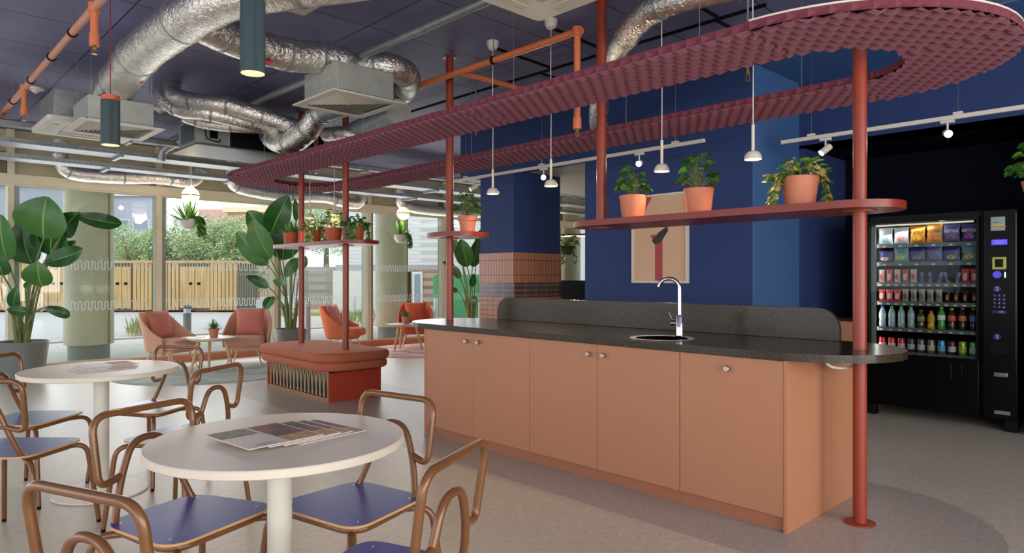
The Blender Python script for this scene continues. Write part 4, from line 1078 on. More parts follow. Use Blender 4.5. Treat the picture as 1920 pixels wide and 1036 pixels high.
def can(p, stp, a, lab, cat, grp):
    c_, l_ = a
    t = thing('drink_can', lab, cat, p, 0, grp); r = .031; h = .125
    MB().lathe([(0, 0), (r*.8, 0), (r, .010), (r, h-.014), (r*.86, h), (0, h-.003)], 18).build('can_body', mat('can_%d_%d_%d' % c_, c_, .25, metal=.4), t)
    MB().lathe([(r*1.01, .028), (r*1.015, .029), (r*1.015, .075), (r*1.01, .076)], 18).build('printed_band', mat('canl_%d_%d_%d' % l_, l_, .4, var=.2, vs=60), t)
r6 = [((186, 44, 56), (222, 170, 170), 'red drink can')]*3+[((60, 66, 66), (170, 174, 170), 'dark grey drink can'), ((90, 90, 90), (200, 190, 190), 'grey drink can'), ((120, 112, 96), (200, 180, 140), 'silver and cream drink can'), ((70, 130, 180), (110, 160, 200), 'blue drink can'), ((96, 30, 36), (206, 196, 190), 'dark red drink can with white label'), ((150, 180, 60), (190, 200, 60), 'lime green drink can'), ((110, 190, 110), (200, 220, 200), 'pale green drink can')]
place_row([(can, a[:2], L(a[2], i, 10, 'bottom shelf'), 'can', 'cans on the bottom shelf of the machine') for i, a in enumerate(r6)], SH[5])
for s_i, (z, n) in enumerate(zip(SH, (6, 6, 12, 12, 10, 10))):
    stp = (sy1-sy0)/n; shelf_ = [k for k in kids(vm) if k.name.startswith('shelf')][s_i]
    rr = .028 if n > 6 else .031
    for i in range(n):
        y = sy1-stp*(i+.5); cb = MB()
        for q in ((-1, 1) if n == 6 else (0,)):
            cb.tube([(vx+.0525, y+q*rr*1.02+rr*.95*math.cos(2*PI*k/20), z+.004+rr+rr*.95*math.sin(2*PI*k/20)) for k in range(20)], .0011, 5, closed=True)
        cb.build('dispensing_coil', blackm, shelf_, world=True)
# price tags as part of rails
for z, n in zip(SH, (6, 6, 12, 12, 10, 10)):
    tg = MB(); stp = (sy1-sy0)/n
    for i in range(n): tg.box(vx+.0485, vx+.0497, sy1-stp*(i+.5)-.014, sy1-stp*(i+.5)+.014, z-.026, z-.014)
    tg.build('price_tags', tagm, vm, world=True, sm=False)
L_ = bpy.data.lights.new('vend', 'AREA'); L_.energy = 1.6; L_.size = .8; L_.size_y = .02; L_.shape = 'RECTANGLE'; L_.color = (1, .95, .85)
lo = bpy.data.objects.new('machine_light', L_); lo.location = (vx+.04, 1.87, gz1-.03); lo.rotation_euler = (0, math.radians(12), PI/2); COL.objects.link(lo)
L_ = bpy.data.lights.new('vend2', 'AREA'); L_.energy = .9; L_.size = .02; L_.size_y = 1.1; L_.shape = 'RECTANGLE'; L_.color = (1, .95, .85)
lo = bpy.data.objects.new('machine_side_light', L_); lo.location = (vx+.04, gy1-.065, 1.2); lo.rotation_euler = (math.radians(90), 0, PI); COL.objects.link(lo)
# pink low cupboard beside the machine
t = thing('low_cupboard', 'salmon low cupboard beside the vending machine', 'cupboard', (7.2, 2.64, 0))
MB().box(6.93, 7.6, 2.41, 2.88, .08, .86).build('carcass', salmon, t, world=True, bev=.002)
MB().box(6.905, 6.928, 2.412, 2.878, .085, .855).build('door', salmon, t, world=True, bev=.002)
MB().box(6.95, 7.6, 2.42, 2.87, 0, .0795).build('plinth', salmon_edge, t, world=True, sm=False)
# ---------------------------------------------------------------- CAFE TABLES
def cafe_table(x, y, label, R=.42):
    t = thing('cafe_table', label, 'table', (x, y, 0), 0, 'round white cafe tables')
    tb = MB().lathe([(0, .712), (R-.003, .712), (R, .715), (R, .7365), (R-.003, .74), (0, .74)], 72).build('tabletop', tabw, t)
    MB().lathe([(R*.5, .7045), (R*.5, .7115), (0, .7115), (0, .7045)][::-1], 32).build('mounting_plate', tablegm, t)
    MB().tube([(0, 0, .011), (0, 0, .704)], .041, 36).build('column', tablegm, t)
    MB().lathe([(0, 0), (.25, 0), (.253, .003), (.25, .008), (.06, .0105), (0, .0105)], 64).build('base_disc', tabw, t)
cafe_table(1.04, 2.24, 'nearest round white cafe table with fanned magazines')
cafe_table(1.05, 4.67, 'second round white cafe table, behind the nearest one')
# ---------------------------------------------------------------- CHAIRS
def chair_proto():
    t = thing('tube_chair', 'x', 'chair', (0, 0, 0), 0, 'bronze tube chairs around the cafe tables')
    r = .0125
    # seat
    pl = rpoly([(-.185, -.205), (.185, -.205), (.225, .19), (-.225, .19)], .09, 8)
    s = MB(); n = len(pl)
    s.prism(pl, .4565, .4575); 
    q = MB(); q.cur = 0; q.prism(pl, .4475, .4568)
    so = MB()
    so.v = q.v[:]; so.f = q.f[:]; so.m = [1]*len(q.f)
    so.m[1] = 0
    so.build('seat', [seatblue, plyedge], t, sm=False)
    for (x, y) in ((-.15, -.15), (.15, -.15), (-.175, .13), (.175, .13)): MB().tube([(x, y, .4568), (x, y, .459)], .006, 10).build('seat_screw', steel, t)
    # arch + rail loop
    pts = [(-.158, -.175, .434), (-.108, -.215, .585), (-.058, -.222, .712), (.058, -.222, .712), (.108, -.215, .585), (.158, -.175, .434), (.205, .17, .434), (-.205, .17, .434)]
    MB().tube(fillet(pts, [.05, .12, .055, .055, .12, .05, .09, .09], 7, True), r, 12, closed=True).build('seat_frame', bronze, t)
    b = [(-.103, -.215, .598), (-.190, -.205, .575), (-.196, -.240, .814), (.196, -.240, .814), (.190, -.205, .575), (.103, -.215, .598)]
    MB().tube(fillet(b, .065, 8), r, 12).build('backrest_loop', bronze, t)
    for sx in (-1, 1):
        for sy in (-1, 1):
            p = [(sx*.12, sy*.11, .4205), (sx*.215, sy*.20, .425), (sx*.25, sy*.245, .018)]
            lg = MB().tube(fillet(p, .06, 7), r, 12).build('leg', bronze, t)
            MB().tube([(sx*.2502, sy*.2455, .0), (sx*.2498, sy*.2448, .017)], .011, 10).build('foot_cap', blackm, lg)
    return t
chairs = [
 ((.57, 1.82), 22, 'bronze tube chair cut off at the bottom left corner, closest to the camera'),
 ((.83, 2.49), -70, 'bronze tube chair behind the left side of the nearest table'),
 ((1.23, 3.84), 122, 'bronze tube chair between the two cafe tables, right of the second table column'),
 ((1.36, 4.80), 210, 'bronze tube chair behind the second table beside the bench'),
 ((.74, 4.90), -48, 'bronze tube chair at far left behind the second table, under the big planter'),
 ((.56, 4.10), 46, 'bronze tube chair at far left in front of the second table'),
 ((1.315, 2.235), 192, 'bronze tube chair tucked under the right side of the nearest table'),
 ((1.045, 1.625), 116, 'bronze tube chair with vivid blue seat cut off by the bottom edge'),
]
CP = None
for (x, y), a, lb in chairs:
    rz = math.radians(a-90)
    if CP is None: CP = chair_proto(); CP.location = (x, y, 0); CP.rotation_euler = (0, 0, rz); CP['label'] = lb
    else: dup(CP, (x, y, 0), rz, lb)
# ---------------------------------------------------------------- MAGAZINES
cov = mat('cover_paper', (214, 204, 194), .4); ink1 = mat('cover_maroon', (138, 62, 66), .45, var=.3, vs=30); ink2 = mat('cover_slate', (64, 66, 74), .45, var=.2, vs=30); ink3 = mat('cover_tan', (190, 140, 96), .45, var=.3, vs=30); ink4 = mat('cover_moss', (130, 130, 110), .5, var=.4, vs=60)
def magazine(loc, rz, w, h, label, grp, full=True, flip=False):
    t = thing('magazine', label, 'magazine', loc, rz, grp)
    MB().box(0, w, 0, h, 0, .0035).build('pages', cov, t, bev=.0008)
    p = MB(); z = .0038
    def pq(pts, mi): p.cur = mi; p.add([(x*w, y*h, z+.0002*mi) for x, y in pts], [tuple(range(len(pts)))])
    pq([(.55, .30), (.97, .30), (.97, .97), (.55, .97)], 0)
    pq([(.57, .34), (.80, .34), (.88, .52), (.70, .60), (.60, .50)], 1)
    pq([(.75, .62), (.95, .62), (.97, .86), (.82, .9)], 1)
    pq([(.55, .02), (.97, .02), (.97, .29), (.55, .29)][::1], 2)
    if full:
        pq([(.03, .62), (.5, .62), (.5, .97), (.03, .97)], 3)
        n = 10; pq([(.30+.16*math.cos(PI*i/n), .64-.02+.26*math.sin(PI*i/n)) for i in range(n+1)], 1)
    p.build('cover_print', [ink1, ink2, ink3, ink4], t, sm=False)
    if full: text('cover_title', '0202', .035, mat('title_grey', (140, 136, 130), .5), t, Matrix.Translation((w*.28, h*.10, .004)) @ Matrix.Rotation(PI*.0, 4, 'Z'), .0001)
fx = [(.868, 2.085), (.935, 2.085), (.985, 2.085), (1.035, 2.078)]
for i in range(4):
    z = .7405+.0037*(3-i)
    magazine((fx[i][0]-.0, fx[i][1], z), math.radians(6+i*.5), .27, .295, ['square magazine with slate curve cover, top of the fan on the nearest table', 'second magazine of the fan on the nearest table', 'third magazine of the fan on the nearest table', 'rightmost, lowest magazine of the fan on the nearest table'][i], 'fanned magazines on the nearest table', i == 0)
for i in range(3):
    magazine((.90+.03*i, 4.52+.075*i-.02, .7405+.0037*i), math.radians(4), .30, .22, ['front', 'middle', 'rear'][i]+' magazine of the three on the second cafe table', 'magazines on the second table', False)
# ---------------------------------------------------------------- LOUNGE CHAIRS
def sstep(a, b, x): x = min(1, max(0, (x-a)/(b-a))); return x*x*(3-2*x)
def lounge(loc, ang, fab, label, legm):
    t = thing('lounge_chair', label, 'armchair', loc, math.radians(ang-90), 'upholstered lounge chairs by the windows')
    mb = MB(); na, nz = 40, 10; outer = []; inner = []
    def pos(i, j, off):
        th = -1.72+3.44*i/na   # angle from back (-Y)
        k = abs(th)/1.72
        top = .80-.33*sstep(.38, .98, k)
        bot = .24+.03*k
        z = bot+(top-bot)*j/nz
        rr = .295+.045*((z-.24)/.56)-off
        y = -math.cos(th)*rr*1.03; 
        if k > .72: pass
        x = math.sin(th)*rr*(1.08+.0*k)
        lean = -.10*(z-.24)/.56*max(0, math.cos(th))
        return (x, y+lean+.03+(.10*sstep(.6, 1, k)), z)
    vs = []; fs = []
    for off in (0, .035):
        for i in range(na+1):
            for j in range(nz+1):
                o_ = off if j < nz else off*.75+(.006 if off == 0 else 0)
                vs.append(pos(i, j, o_))
    K = (na+1)*(nz+1); w = nz+1
    for i in range(na):
        for j in range(nz):
            a = i*w+j; fs.append((a, a+w, a+w+1, a+1)); fs.append((K+a+1, K+a+w+1, K+a+w, K+a))
        a = i*w+nz; fs.append((a, a+w, K+a+w, K+a)); a = i*w; fs.append((a+w, a, K+a, K+a+w))
    for i in (0, na):
        for j in range(nz):
            a = i*w+j; q = (a, a+1, K+a+1, K+a); fs.append(q if i == 0 else q[::-1])
    mb.add(vs, fs); mb.build('shell', fab, t, ang=1.2, sub=1)
    # seat
    s = MB(); poly = rpoly([(-.225, -.20), (.225, -.20), (.285, .34), (-.285, .34)], .12, 8); k = len(poly)
    vs = []; prof = [(.82, .285), (.97, .30), (1.0, .33), (1.0, .385), (.96, .415), (.85, .43), (.4, .437)]
    prof = [(q, z) for q, z in prof]
    for (q, z) in prof:
        for p in poly: vs.append((p[0]*q, p[1]*q+.05*(1-q), z))
    fs = [(a*k+i, a*k+(i+1) % k, (a+1)*k+(i+1) % k, (a+1)*k+i) for a in range(len(prof)-1) for i in range(k)]
    fs.append(tuple(range(k-1, -1, -1))); fs.append(tuple((len(prof)-1)*k+i for i in range(k)))
    s.add(vs, fs); s.build('seat_cushion', fab, t, ang=1.3)
    MB().prism(rpoly([(-.20, -.22), (.20, -.22), (.24, .24), (-.24, .24)], .08, 5), .245, .284).build('seat_base', fab, t)
    for sx in (-1, 1):
        for sy in (-1, 1):
            MB().tube([(sx*.17, .02+sy*.17, .245), (sx*.25, .02+sy*.25, .0)], [.014, .009], 10).build('leg', legm, t)
    return t
def pillow(loc, ang, tilt, m, label, size=.42, roll=0):
    mb = MB(); n = 12; vs = []; fs = []
    for sd in (-1, 1):
        for j in range(n+1):
            for i in range(n+1):
                u = i/n*2-1; v = j/n*2-1
                b = (max(0, 1-u*u)*max(0, 1-v*v))**.42
                pin = 1-.09*(1-v*v); pin2 = 1-.09*(1-u*u)
                vs.append((u*size/2*pin, sd*.075*b, v*size/2*pin2))
    k = (n+1)**2
    for sd in range(2):
        for j in range(n):
            for i in range(n):
                a = sd*k+j*(n+1)+i; q = (a, a+1, a+n+2, a+n+1); fs.append(q if sd == 0 else q[::-1])
    M = Matrix.Rotation(math.radians(tilt), 4, 'X') @ Matrix.Rotation(math.radians(roll), 4, 'Y')
    mb.add(vs, fs, M)
    o = mb.build('scatter_cushion', m, ang=2.0); o.location = loc; o.rotation_euler = (0, 0, math.radians(ang-90))
    tag(o, label, 'cushion', 'square cushions on the lounge chairs')
def lc(x, y, a, fab, l1, cm, l2, legm=ltgreyw, ca=0, roll=0):
    lounge((x, y, 0.0), a, fab, l1, legm)
    d = Vector((math.cos(math.radians(a)), math.sin(math.radians(a))))
    pillow((x-d.x*.145, y-d.y*.145, .435+.19), a+ca, 16, cm, l2, roll=roll)
lc(3.14, 10.25, -58, fabric_tan, 'tan lounge chair seen side-on, left of the potted coffee table', cushpink, 'pink cushion on the side-on tan lounge chair')
lc(4.16, 10.02, 236, fabric_tan, 'tan lounge chair facing the camera beside the bench', cushpink, 'pink cushion on the tan lounge chair facing the camera')
lc(5.98, 10.45, -50, fabric_or, 'orange lounge chair seen side-on behind the bench', cushrose, 'dusty rose cushion on the orange lounge chair behind the bench')
lc(7.50, 10.45, 236, fabric_rust, 'rust lounge chair facing the camera near the end of the island', cushor, 'orange cushion on the rust lounge chair')
def coffee_table(x, y, z, label, topm, R=.31):
    t = thing('coffee_table', label, 'coffee table', (x, y, 0), 0)
    MB().lathe([(0, z-.024), (R-.01, z-.024), (R, z-.012), (R, z-.003), (R-.002, z), (0, z)], 48).build('tabletop', topm, t)
    MB().lathe([(R-.06, z-.045), (R-.05, z-.0245), (R-.08, z-.0245), (R-.08, z-.045)], 40).build('apron', legwood, t)
    for k in range(3):
        a = math.radians(-165+120*k)
        c, s = math.cos(a), math.sin(a)
        MB().tube([(c*(R-.12), s*(R-.12), z-.025), (c*(R+.00), s*(R+.00), 0)], [.022, .016], 12).build('leg', legwood, t)
coffee_table(3.52, 9.72, .46, 'round pale coffee table between the two tan lounge chairs', mat('tabletop_pale', (222, 206, 188), .4))
coffee_table(6.97, 10.02, .47, 'round pale coffee table between the orange and rust lounge chairs', mat('tabletop_grey', (186, 182, 176), .4), .30)
for (x, y, z, lb) in ((3.40, 9.80, .4605, 'flat magazine on the coffee table between the tan chairs'), (6.86, 10.08, .4705, 'flat magazine on the coffee table by the rust chair')):
    magazine((x-.1, y-.12, z), .5, .19, .26, lb, None, False)
def rug(x, y, rx, ry, c1, c2, label):
    m, nt, b = nm('rug_'+str(int(c1[0])))
    vec = coords(nt); w_ = N(nt, 'ShaderNodeTexNoise'); w_.inputs['Scale'].default_value = 1.6; w_.inputs['Detail'].default_value = 1; nt.links.new(vec, w_.inputs['Vector'])
    cr = N(nt, 'ShaderNodeValToRGB'); cr.color_ramp.interpolation = 'CONSTANT'; e = cr.color_ramp.elements
    e[0].color = lin(c1); e[1].position = .5; e[1].color = lin(c2); x_ = e.new(.58); x_.color = lin(tuple((a+b_)/2 for a, b_ in zip(c1, c2)))
    nt.links.new(w_.outputs[0], cr.inputs[0]); nt.links.new(cr.outputs[0], b.inputs['Base Color']); b.inputs['Roughness'].default_value = .95
    o = MB().prism([(x+rx*math.cos(2*PI*i/64), y+ry*math.sin(2*PI*i/64)) for i in range(64)], .0005, .009).build('round_rug', m, bev=.003)
    tag(o, label, 'rug')
rug(3.5, 9.55, 1.25, 1.15, (176, 190, 182), (206, 206, 200), 'round pale green-grey rug under the tan lounge chairs')
rug(7.1, 9.85, 1.15, 1.1, (206, 150, 150), (226, 196, 180), 'round pink and cream rug under the rust lounge chair')

# ---------------------------------------------------------------- PLANTS
def leaf_blade(mb, B, T, w, Nn, curl=.12, fold=.16, n=9, shape=.8, ribm=1, wav=0.0):
    B = Vector(B); T = Vector(T); U = T-B; L_ = U.length; u = U/L_; Nn = Vector(Nn); Nn = (Nn-u*Nn.dot(u)).normalized(); v = u.cross(Nn)
    vs = []; cols = [-1, -.5, -.04, .04, .5, 1]
    for i in range(n+1):
        t = i/n; ww = w/2*max(.02, math.sin(PI*min(1, max(0, t))**shape))**.62
        c = B+U*t+Nn*(curl*L_*math.sin(PI*t*.9))
        for q in cols:
            wv = wav*math.sin(t*17+q*3)*abs(q)
            vs.append(c+v*(q*ww)+Nn*(abs(q)*ww*fold*2+wv*L_*.05))
    k = len(cols)
    for i in range(n):
        for j in range(k-1):
            a = i*k+j
            mb.cur = ribm if j == 2 else 0
            mb.add([vs[a], vs[a+1], vs[a+k+1], vs[a+k]], [(0, 1, 2, 3)])
    mb.cur = 0
def pot(t, r_top, r_bot, h, m, wall=.006, saucer=False, rim=False):
    z0 = .012 if saucer else 0
    pr = [(0, z0), (r_bot, z0), (r_top, h)]
    if rim: pr = [(0, z0), (r_bot, z0), (r_top*.88, h*.72), (r_top*.98, h*.725), (r_top, h)]
    pr += [(r_top-wall, h), (r_top-wall*1.5, h*.86), (0, h*.86)]
    MB().lathe(pr, 40).build('pot', m, t)
    MB().lathe([(r_top-wall*1.8, h*.862), (0, h*.885)], 24).build('soil', soil, t)
    if saucer: MB().lathe([(0, 0), (r_bot*1.08, 0), (r_bot*1.16, .016), (r_bot*1.10, .016), (r_bot*1.04, .0115), (0, .0115)], 36).build('saucer', m, t)
def big_plant(c, potr, poth, label, leaves, d, potm, name='bird_of_paradise', extra=0, seed=1):
    rnd = random.Random(seed)
    t = thing(name, label, 'potted plant', (c[0], c[1], 0))
    pot(t, potr, potr*.78, poth, potm, .015)
    F = Vector((SA, CA, 0)); Rr = Vector((CA, -SA, 0))
    for (bx, by, tx, ty, wpx, dd, nx, cur, light) in leaves:
        D = d+dd
        B = W(D, bx, by); T = W(D-.05+rnd.uniform(-.06, .02), tx, ty); w = 1.12*wpx/FP*D
        Nn = -F+Rr*nx+Vector((0, 0, .15))
        mb = MB(); leaf_blade(mb, B, T, w, Nn, cur, .10, 14, .85, wav=.08)
        lf = mb.build('leaf', [leafb2 if light else leafb, rib], t, world=True, ang=1.5)
        base = Vector((c[0]+rnd.uniform(-.06, .06), c[1]+rnd.uniform(-.06, .06), poth*.87))
        mid = base.lerp(B, .55)+Vector(((base.x-B.x)*.12, (base.y-B.y)*.12, .10))
        MB().tube(smooth_path([base, mid, B, B.lerp(T, .12)], 6), [.013-.0003*i for i in range(19)], 8).build('stalk', stemm, lf, world=True)
    for k in range(5+extra):
        a = 2*PI*k/(5+extra)+.3; b = Vector((c[0]+.05*math.cos(a), c[1]+.05*math.sin(a), poth*.87)); e = b+Vector((.07*math.cos(a), .07*math.sin(a), .45+.1*(k % 3)))
        MB().tube([b, b.lerp(e, .5)+Vector((.0, 0, .03)), e], [.028, .022, .010], 8).build('sheath_stem', stemm, t, world=True)
# (base px, base py, tip px, tip py, width px, depth offset, normal tilt, curl, light)
Lp = [(82, 446, 90, 368, 88, -.25, .1, .10, 1), (60, 495, 46, 415, 74, .15, -.2, .10, 0), (95, 478, 100, 415, 60, .1, .2, .05, 0), (118, 440, 150, 398, 40, .0, .3, .2, 0), (142, 404, 224, 418, 26, -.05, -.3, -.28, 0),
      (84, 492, 152, 466, 32, -.1, .3, -.15, 0), (86, 486, 140, 452, 24, .1, .2, -.15, 0), (14, 488, 4, 402, 60, -.1, -.1, .08, 1), (78, 536, 72, 490, 50, -.3, .1, .1, 1), (6, 516, -2, 474, 44, -.3, 0, .1, 0), (25, 578, 33, 536, 20, -.2, .3, .1, 0), (84, 576, 127, 592, 18, -.3, .0, -.35, 0), (14, 580, 50, 584, 18, -.35, 0, -.2, 0), (48, 542, 60, 526, 12, 0, .5, .1, 1)]
big_plant((1.47, 10.42), .29, .49, 'bird of paradise plant in a grey planter at far left', Lp, 8.55, greypot, seed=3)
Lm = [(507, 485, 474, 412, 42, -.15, -.2, .08, 1), (505, 435, 464, 396, 36, .1, -.3, .1, 0), (508, 437, 541, 366, 42, .0, .3, .1, 0), (502, 496, 445, 434, 36, .0, -.3, .08, 1), (530, 487, 538, 414, 50, .15, .2, .06, 0), (504, 538, 462, 517, 17, -.1, -.1, -.25, 0), (512, 556, 497, 582, 19, -.2, -.2, .1, 0), (513, 527, 538, 530, 13, -.1, 0, -.1, 1), (560, 484, 534, 520, 20, -.1, .2, .1, 1), (555, 414, 553, 372, 11, .1, .5, .1, 1), (564, 502, 574, 480, 16, -.1, .3, .1, 0), (545, 480, 556, 424, 24, .2, .4, .1, 1)]
big_plant((4.99, 10.35), .25, .47, 'bird of paradise plant in a grey planter behind the bench', Lm, 10.9, greypot, extra=3, seed=5)
Lr = [(876, 500, 864, 448, 30, -.1, 0, .08, 1), (868, 496, 853, 446, 15, .1, -.4, .08, 0), (886, 500, 898, 446, 24, .1, .3, .06, 0), (862, 522, 853, 498, 13, -.1, -.2, .1, 1), (884, 538, 888, 512, 12, -.1, .3, .1, 0), (852, 498, 830, 490, 8, 0, 0, -.2, 1), (894, 470, 900, 430, 16, .2, .4, .1, 0), (858, 546, 848, 540, 8, 0, 0, -.1, 1), (886, 562, 894, 556, 9, -.1, .2, .1, 0), (850, 426, 846, 424, 10, .0, .2, .1, 1)]
big_plant((8.72, 10.3), .26, .45, 'bird of paradise plant in a pale planter behind the bench end of the island', Lr, 13.3, whitepot, extra=3, seed=8)
t = thing('waste_bin', 'pale cylindrical bin beside the tiled pier', 'bin', (8.55, 9.6, 0))
MB().lathe([(0, 0), (.16, 0), (.18, .02), (.18, .80), (.175, .80), (.17, .1), (0, .1)], 32).build('bin_body', whitepot, t)
MB().lathe([(.181, .80), (.185, .80), (.185, .82), (.10, .83), (.10, .80)], 32).build('bin_lid', greyal, t)

def small_plant(kind, loc, label, pr=.093, pb=.074, ph=.165, potm=terra, seed=1, name='potted_plant', grp=None, saucer=True, rim=False, cols=None, hang=False, spread=1.0, trail=0, traildir=None):
    rnd = random.Random(seed)
    t = thing(name, label, 'potted plant', loc, rnd.uniform(0, 6), grp)
    if hang:
        MB().lathe([(0, 0), (pr*.5, .004), (pr*.85, ph*.4), (pr, ph*.95), (pr, ph), (pr*.95, ph), (pr*.9, ph*.86), (0, ph*.86)], 32).build('bowl', potm, t)
        MB().lathe([(pr*.9, ph*.862), (0, ph*.88)], 20).build('soil', soil, t)
        MB().tube([(0, 0, ph), (0, 0, CZ-loc[2]-.003)], .002, 6).build('hanging_cord', cordwhite, t)
    else: pot(t, pr, pb, ph, potm, .006, saucer, rim)
    t.rotation_euler = (0, 0, 0)
    mb = MB(); st = MB(); z0 = ph*.88
    cols = cols or [leafm, leafd, leafl]
    if kind == 'heart':
        for i in range(52):
            a = rnd.uniform(0, 2*PI); e = rnd.uniform(.05, 1.0); rr = pr*(.3+1.05*e)*spread; zz = z0+pr*(2.7*(1-e*.75)*rnd.uniform(.45, 1.0)+.15)
            B = Vector((rr*.8*math.cos(a), rr*.8*math.sin(a), zz)); out = Vector((math.cos(a), math.sin(a), -.5*e)).normalized()
            T = B+out*pr*rnd.uniform(.45, .8); 
            k = len(mb.f); leaf_blade(mb, B, T, pr*rnd.uniform(.55, .95), Vector((0, 0, 1))+out*rnd.uniform(-.3, .8)+Vector((rnd.uniform(-.4, .4), rnd.uniform(-.4, .4), 0)), .12, .1, 6, .62, ribm=0)
            c_ = rnd.choice([0, 0, 1, 1, 2]); mb.m[k:] = [c_]*(len(mb.f)-k)
            st.tube([(0, 0, z0-.01), (rr*.35*math.cos(a), rr*.35*math.sin(a), z0+(zz-z0)*.6), B], .0018, 5)
    elif kind == 'spike':
        for i in range(46):
            a = rnd.uniform(0, 2*PI); e = rnd.uniform(0, 1); 
            B = Vector((pr*.25*math.cos(a), pr*.25*math.sin(a), z0)); T = B+Vector((math.cos(a)*e*1.1, math.sin(a)*e*1.1, 1.15-e*.95))*pr*2.0*spread*rnd.uniform(.7, 1.1)
            k = len(mb.f); leaf_blade(mb, B, T, pr*.28, Vector((-math.cos(a), -math.sin(a), .6)), -.12*e, .2, 5, .5, ribm=0)
            c_ = rnd.choice([0, 0, 1, 2]); mb.m[k:] = [c_]*(len(mb.f)-k)
    elif kind == 'ivy':
        for i in range(110):
            a = rnd.uniform(0, 2*PI); e = rnd.uniform(0, 1)**.6; rr = pr*1.35*e*spread; zz = z0+pr*(1.15*(1-e*e)*rnd.uniform(.3, 1.1)+.05)
            B = Vector((rr*math.cos(a), rr*math.sin(a), zz)); out = Vector((math.cos(a), math.sin(a), rnd.uniform(-.8, .6))).normalized()
            k = len(mb.f); leaf_blade(mb, B, B+out*pr*rnd.uniform(.36, .6), pr*rnd.uniform(.28, .46), Vector((rnd.uniform(-1, 1), rnd.uniform(-1, 1), 1)), .1, .12, 4, .6, ribm=0)
            c_ = rnd.choice([0, 1, 2, 2]); mb.m[k:] = [c_]*(len(mb.f)-k)
        st.tube([(0, 0, z0-.01), (0, 0, z0+pr*.6)], .004, 6)
    for q in range(trail):
        a = (traildir[q % len(traildir)] if traildir else rnd.uniform(0, 2*PI))+rnd.uniform(-.25, .25)
        ln = rnd.uniform(.7, 1.15)*ph*1.25*spread
        P = [Vector((0, 0, z0)), Vector((pr*.9*math.cos(a), pr*.9*math.sin(a), z0+pr*.45)), Vector((pr*1.35*math.cos(a), pr*1.35*math.sin(a), z0+.0)), Vector((pr*1.55*math.cos(a), pr*1.55*math.sin(a), max(z0-ln, (.02 if not hang else -9)))) ]
        sp_ = smooth_path(P, 7); st.tube(sp_, .0016, 5)
        for p in sp_[5:]:
            for _ in range(2):
                out = Vector((rnd.uniform(-1, 1), rnd.uniform(-1, 1), -.7)).normalized()
                k = len(mb.f); leaf_blade(mb, p, p+out*pr*.42, pr*.32, Vector((math.cos(a), math.sin(a), .3)), .1, .1, 4, .6, ribm=0)
                c_ = rnd.choice([0, 1, 2, 2]); mb.m[k:] = [c_]*(len(mb.f)-k)
    fo = mb.build('foliage', cols, t, ang=1.5)
    if st.v: st.build('stems', stemm, fo)
    return t
def onshelf(px): 
    k = SA+CA*(px-CX)/FP; d = PX/k; return (PX, CA*d-SA*(px-CX)/FP*d, 1.6735)
g = 'terracotta pots on the coral shelves'
small_plant('heart', onshelf(1187), 'leafy plant in a terracotta pot, left pot on the long shelf above the island', seed=11, grp=g, spread=.85)
small_plant('heart', onshelf(1310), 'leafy plant in a terracotta pot, middle pot on the long shelf above the island', seed=24, grp=g, spread=1.0)
ivc = [leafm, leafd, leafv]
small_plant('ivy', onshelf(1500), 'trailing variegated ivy in a terracotta pot at the right of the long shelf', pr=.10, pb=.078, ph=.17, seed=5, grp=g, cols=ivc, trail=6, traildir=[2.3, 1.9, -.9], spread=1.15)
q = onshelf(876); small_plant('heart', (PX, 4.52, q[2]), 'dark leafy plant in a rimmed terracotta pot on the round-ended shelf', pr=.085, pb=.058, ph=.14, seed=9, grp=g, rim=True, cols=[leafd, leafd, leafm], spread=1.15)
bp_px = [(546, 'spike', 'spiky green plant in the leftmost pot on the bench shelf', 0), (588, 'ivy', 'yellow-green variegated plant in the second pot from left on the bench shelf', 3), (626, 'heart', 'yellow-green leafy plant in the third pot from left on the bench shelf', 0), (667, 'ivy', 'grey-green trailing plant in the rightmost pot on the bench shelf', 4)]
for i, (px, kd, lb, tr) in enumerate(bp_px):
    q = onshelf(px); c_ = [None, ivc, [leafl, leafm, leafl], [mat('leaf_grey', (92, 124, 96), .5, var=.2), leafm, leafd]][i]
    small_plant(kd, q, lb, pr=.095, pb=.075, ph=.16, potm=terra2, seed=30+i, grp=g, cols=c_, trail=tr, traildir=[-2.4, -.9], spread=[.8, 1, 1, 1.1][i])
small_plant('spike', (3.55, 9.70, .4605), 'small spiky plant in a terracotta pot on the coffee table between the tan chairs', pr=.07, pb=.05, ph=.12, seed=41, grp='small pots on coffee tables', rim=True, saucer=False, cols=[leafd, leafm, leafm], spread=1.0)
small_plant('spike', (6.95, 9.98, .4705), 'small spiky plant in a terracotta pot on the coffee table by the rust chair', pr=.075, pb=.055, ph=.13, seed=42, grp='small pots on coffee tables', rim=True, saucer=False, cols=[leafd, leafm, leafm], spread=1.0)
k1 = W(9.4, 354, 430); k2 = W(11.9, 751, 455)
small_plant('spike', tuple(k1), 'spiky fern in a pale hanging bowl in front of the outside tree', pr=.13, ph=.14, potm=whitepot, seed=51, hang=True, cols=[leafl, leafm, leafd], spread=1.15, trail=9, traildir=[-.6, -1.0, -.2], name='hanging_planter', grp='hanging planters by the windows')
small_plant('spike', tuple(k2), 'spiky fern in a pale hanging bowl in front of the second outside column', pr=.12, ph=.14, potm=whitepot, seed=52, hang=True, cols=[leafl, leafm, leafd], spread=1.1, trail=9, traildir=[-.7, -1.0, -.4], name='hanging_planter', grp='hanging planters by the windows')
k3 = W(11.5, 1063, 478)
small_plant('heart', (k3.x, k3.y, k3.z), 'leafy hanging planter in the gap beside the tiled pier', pr=.12, ph=.12, potm=mat('dark_bowl', (70, 64, 56), .6), seed=53, hang=True, cols=[leafm, leafl, leafd], spread=1.3, trail=4, name='hanging_planter')
k4 = W(4.6, 1952, 372)
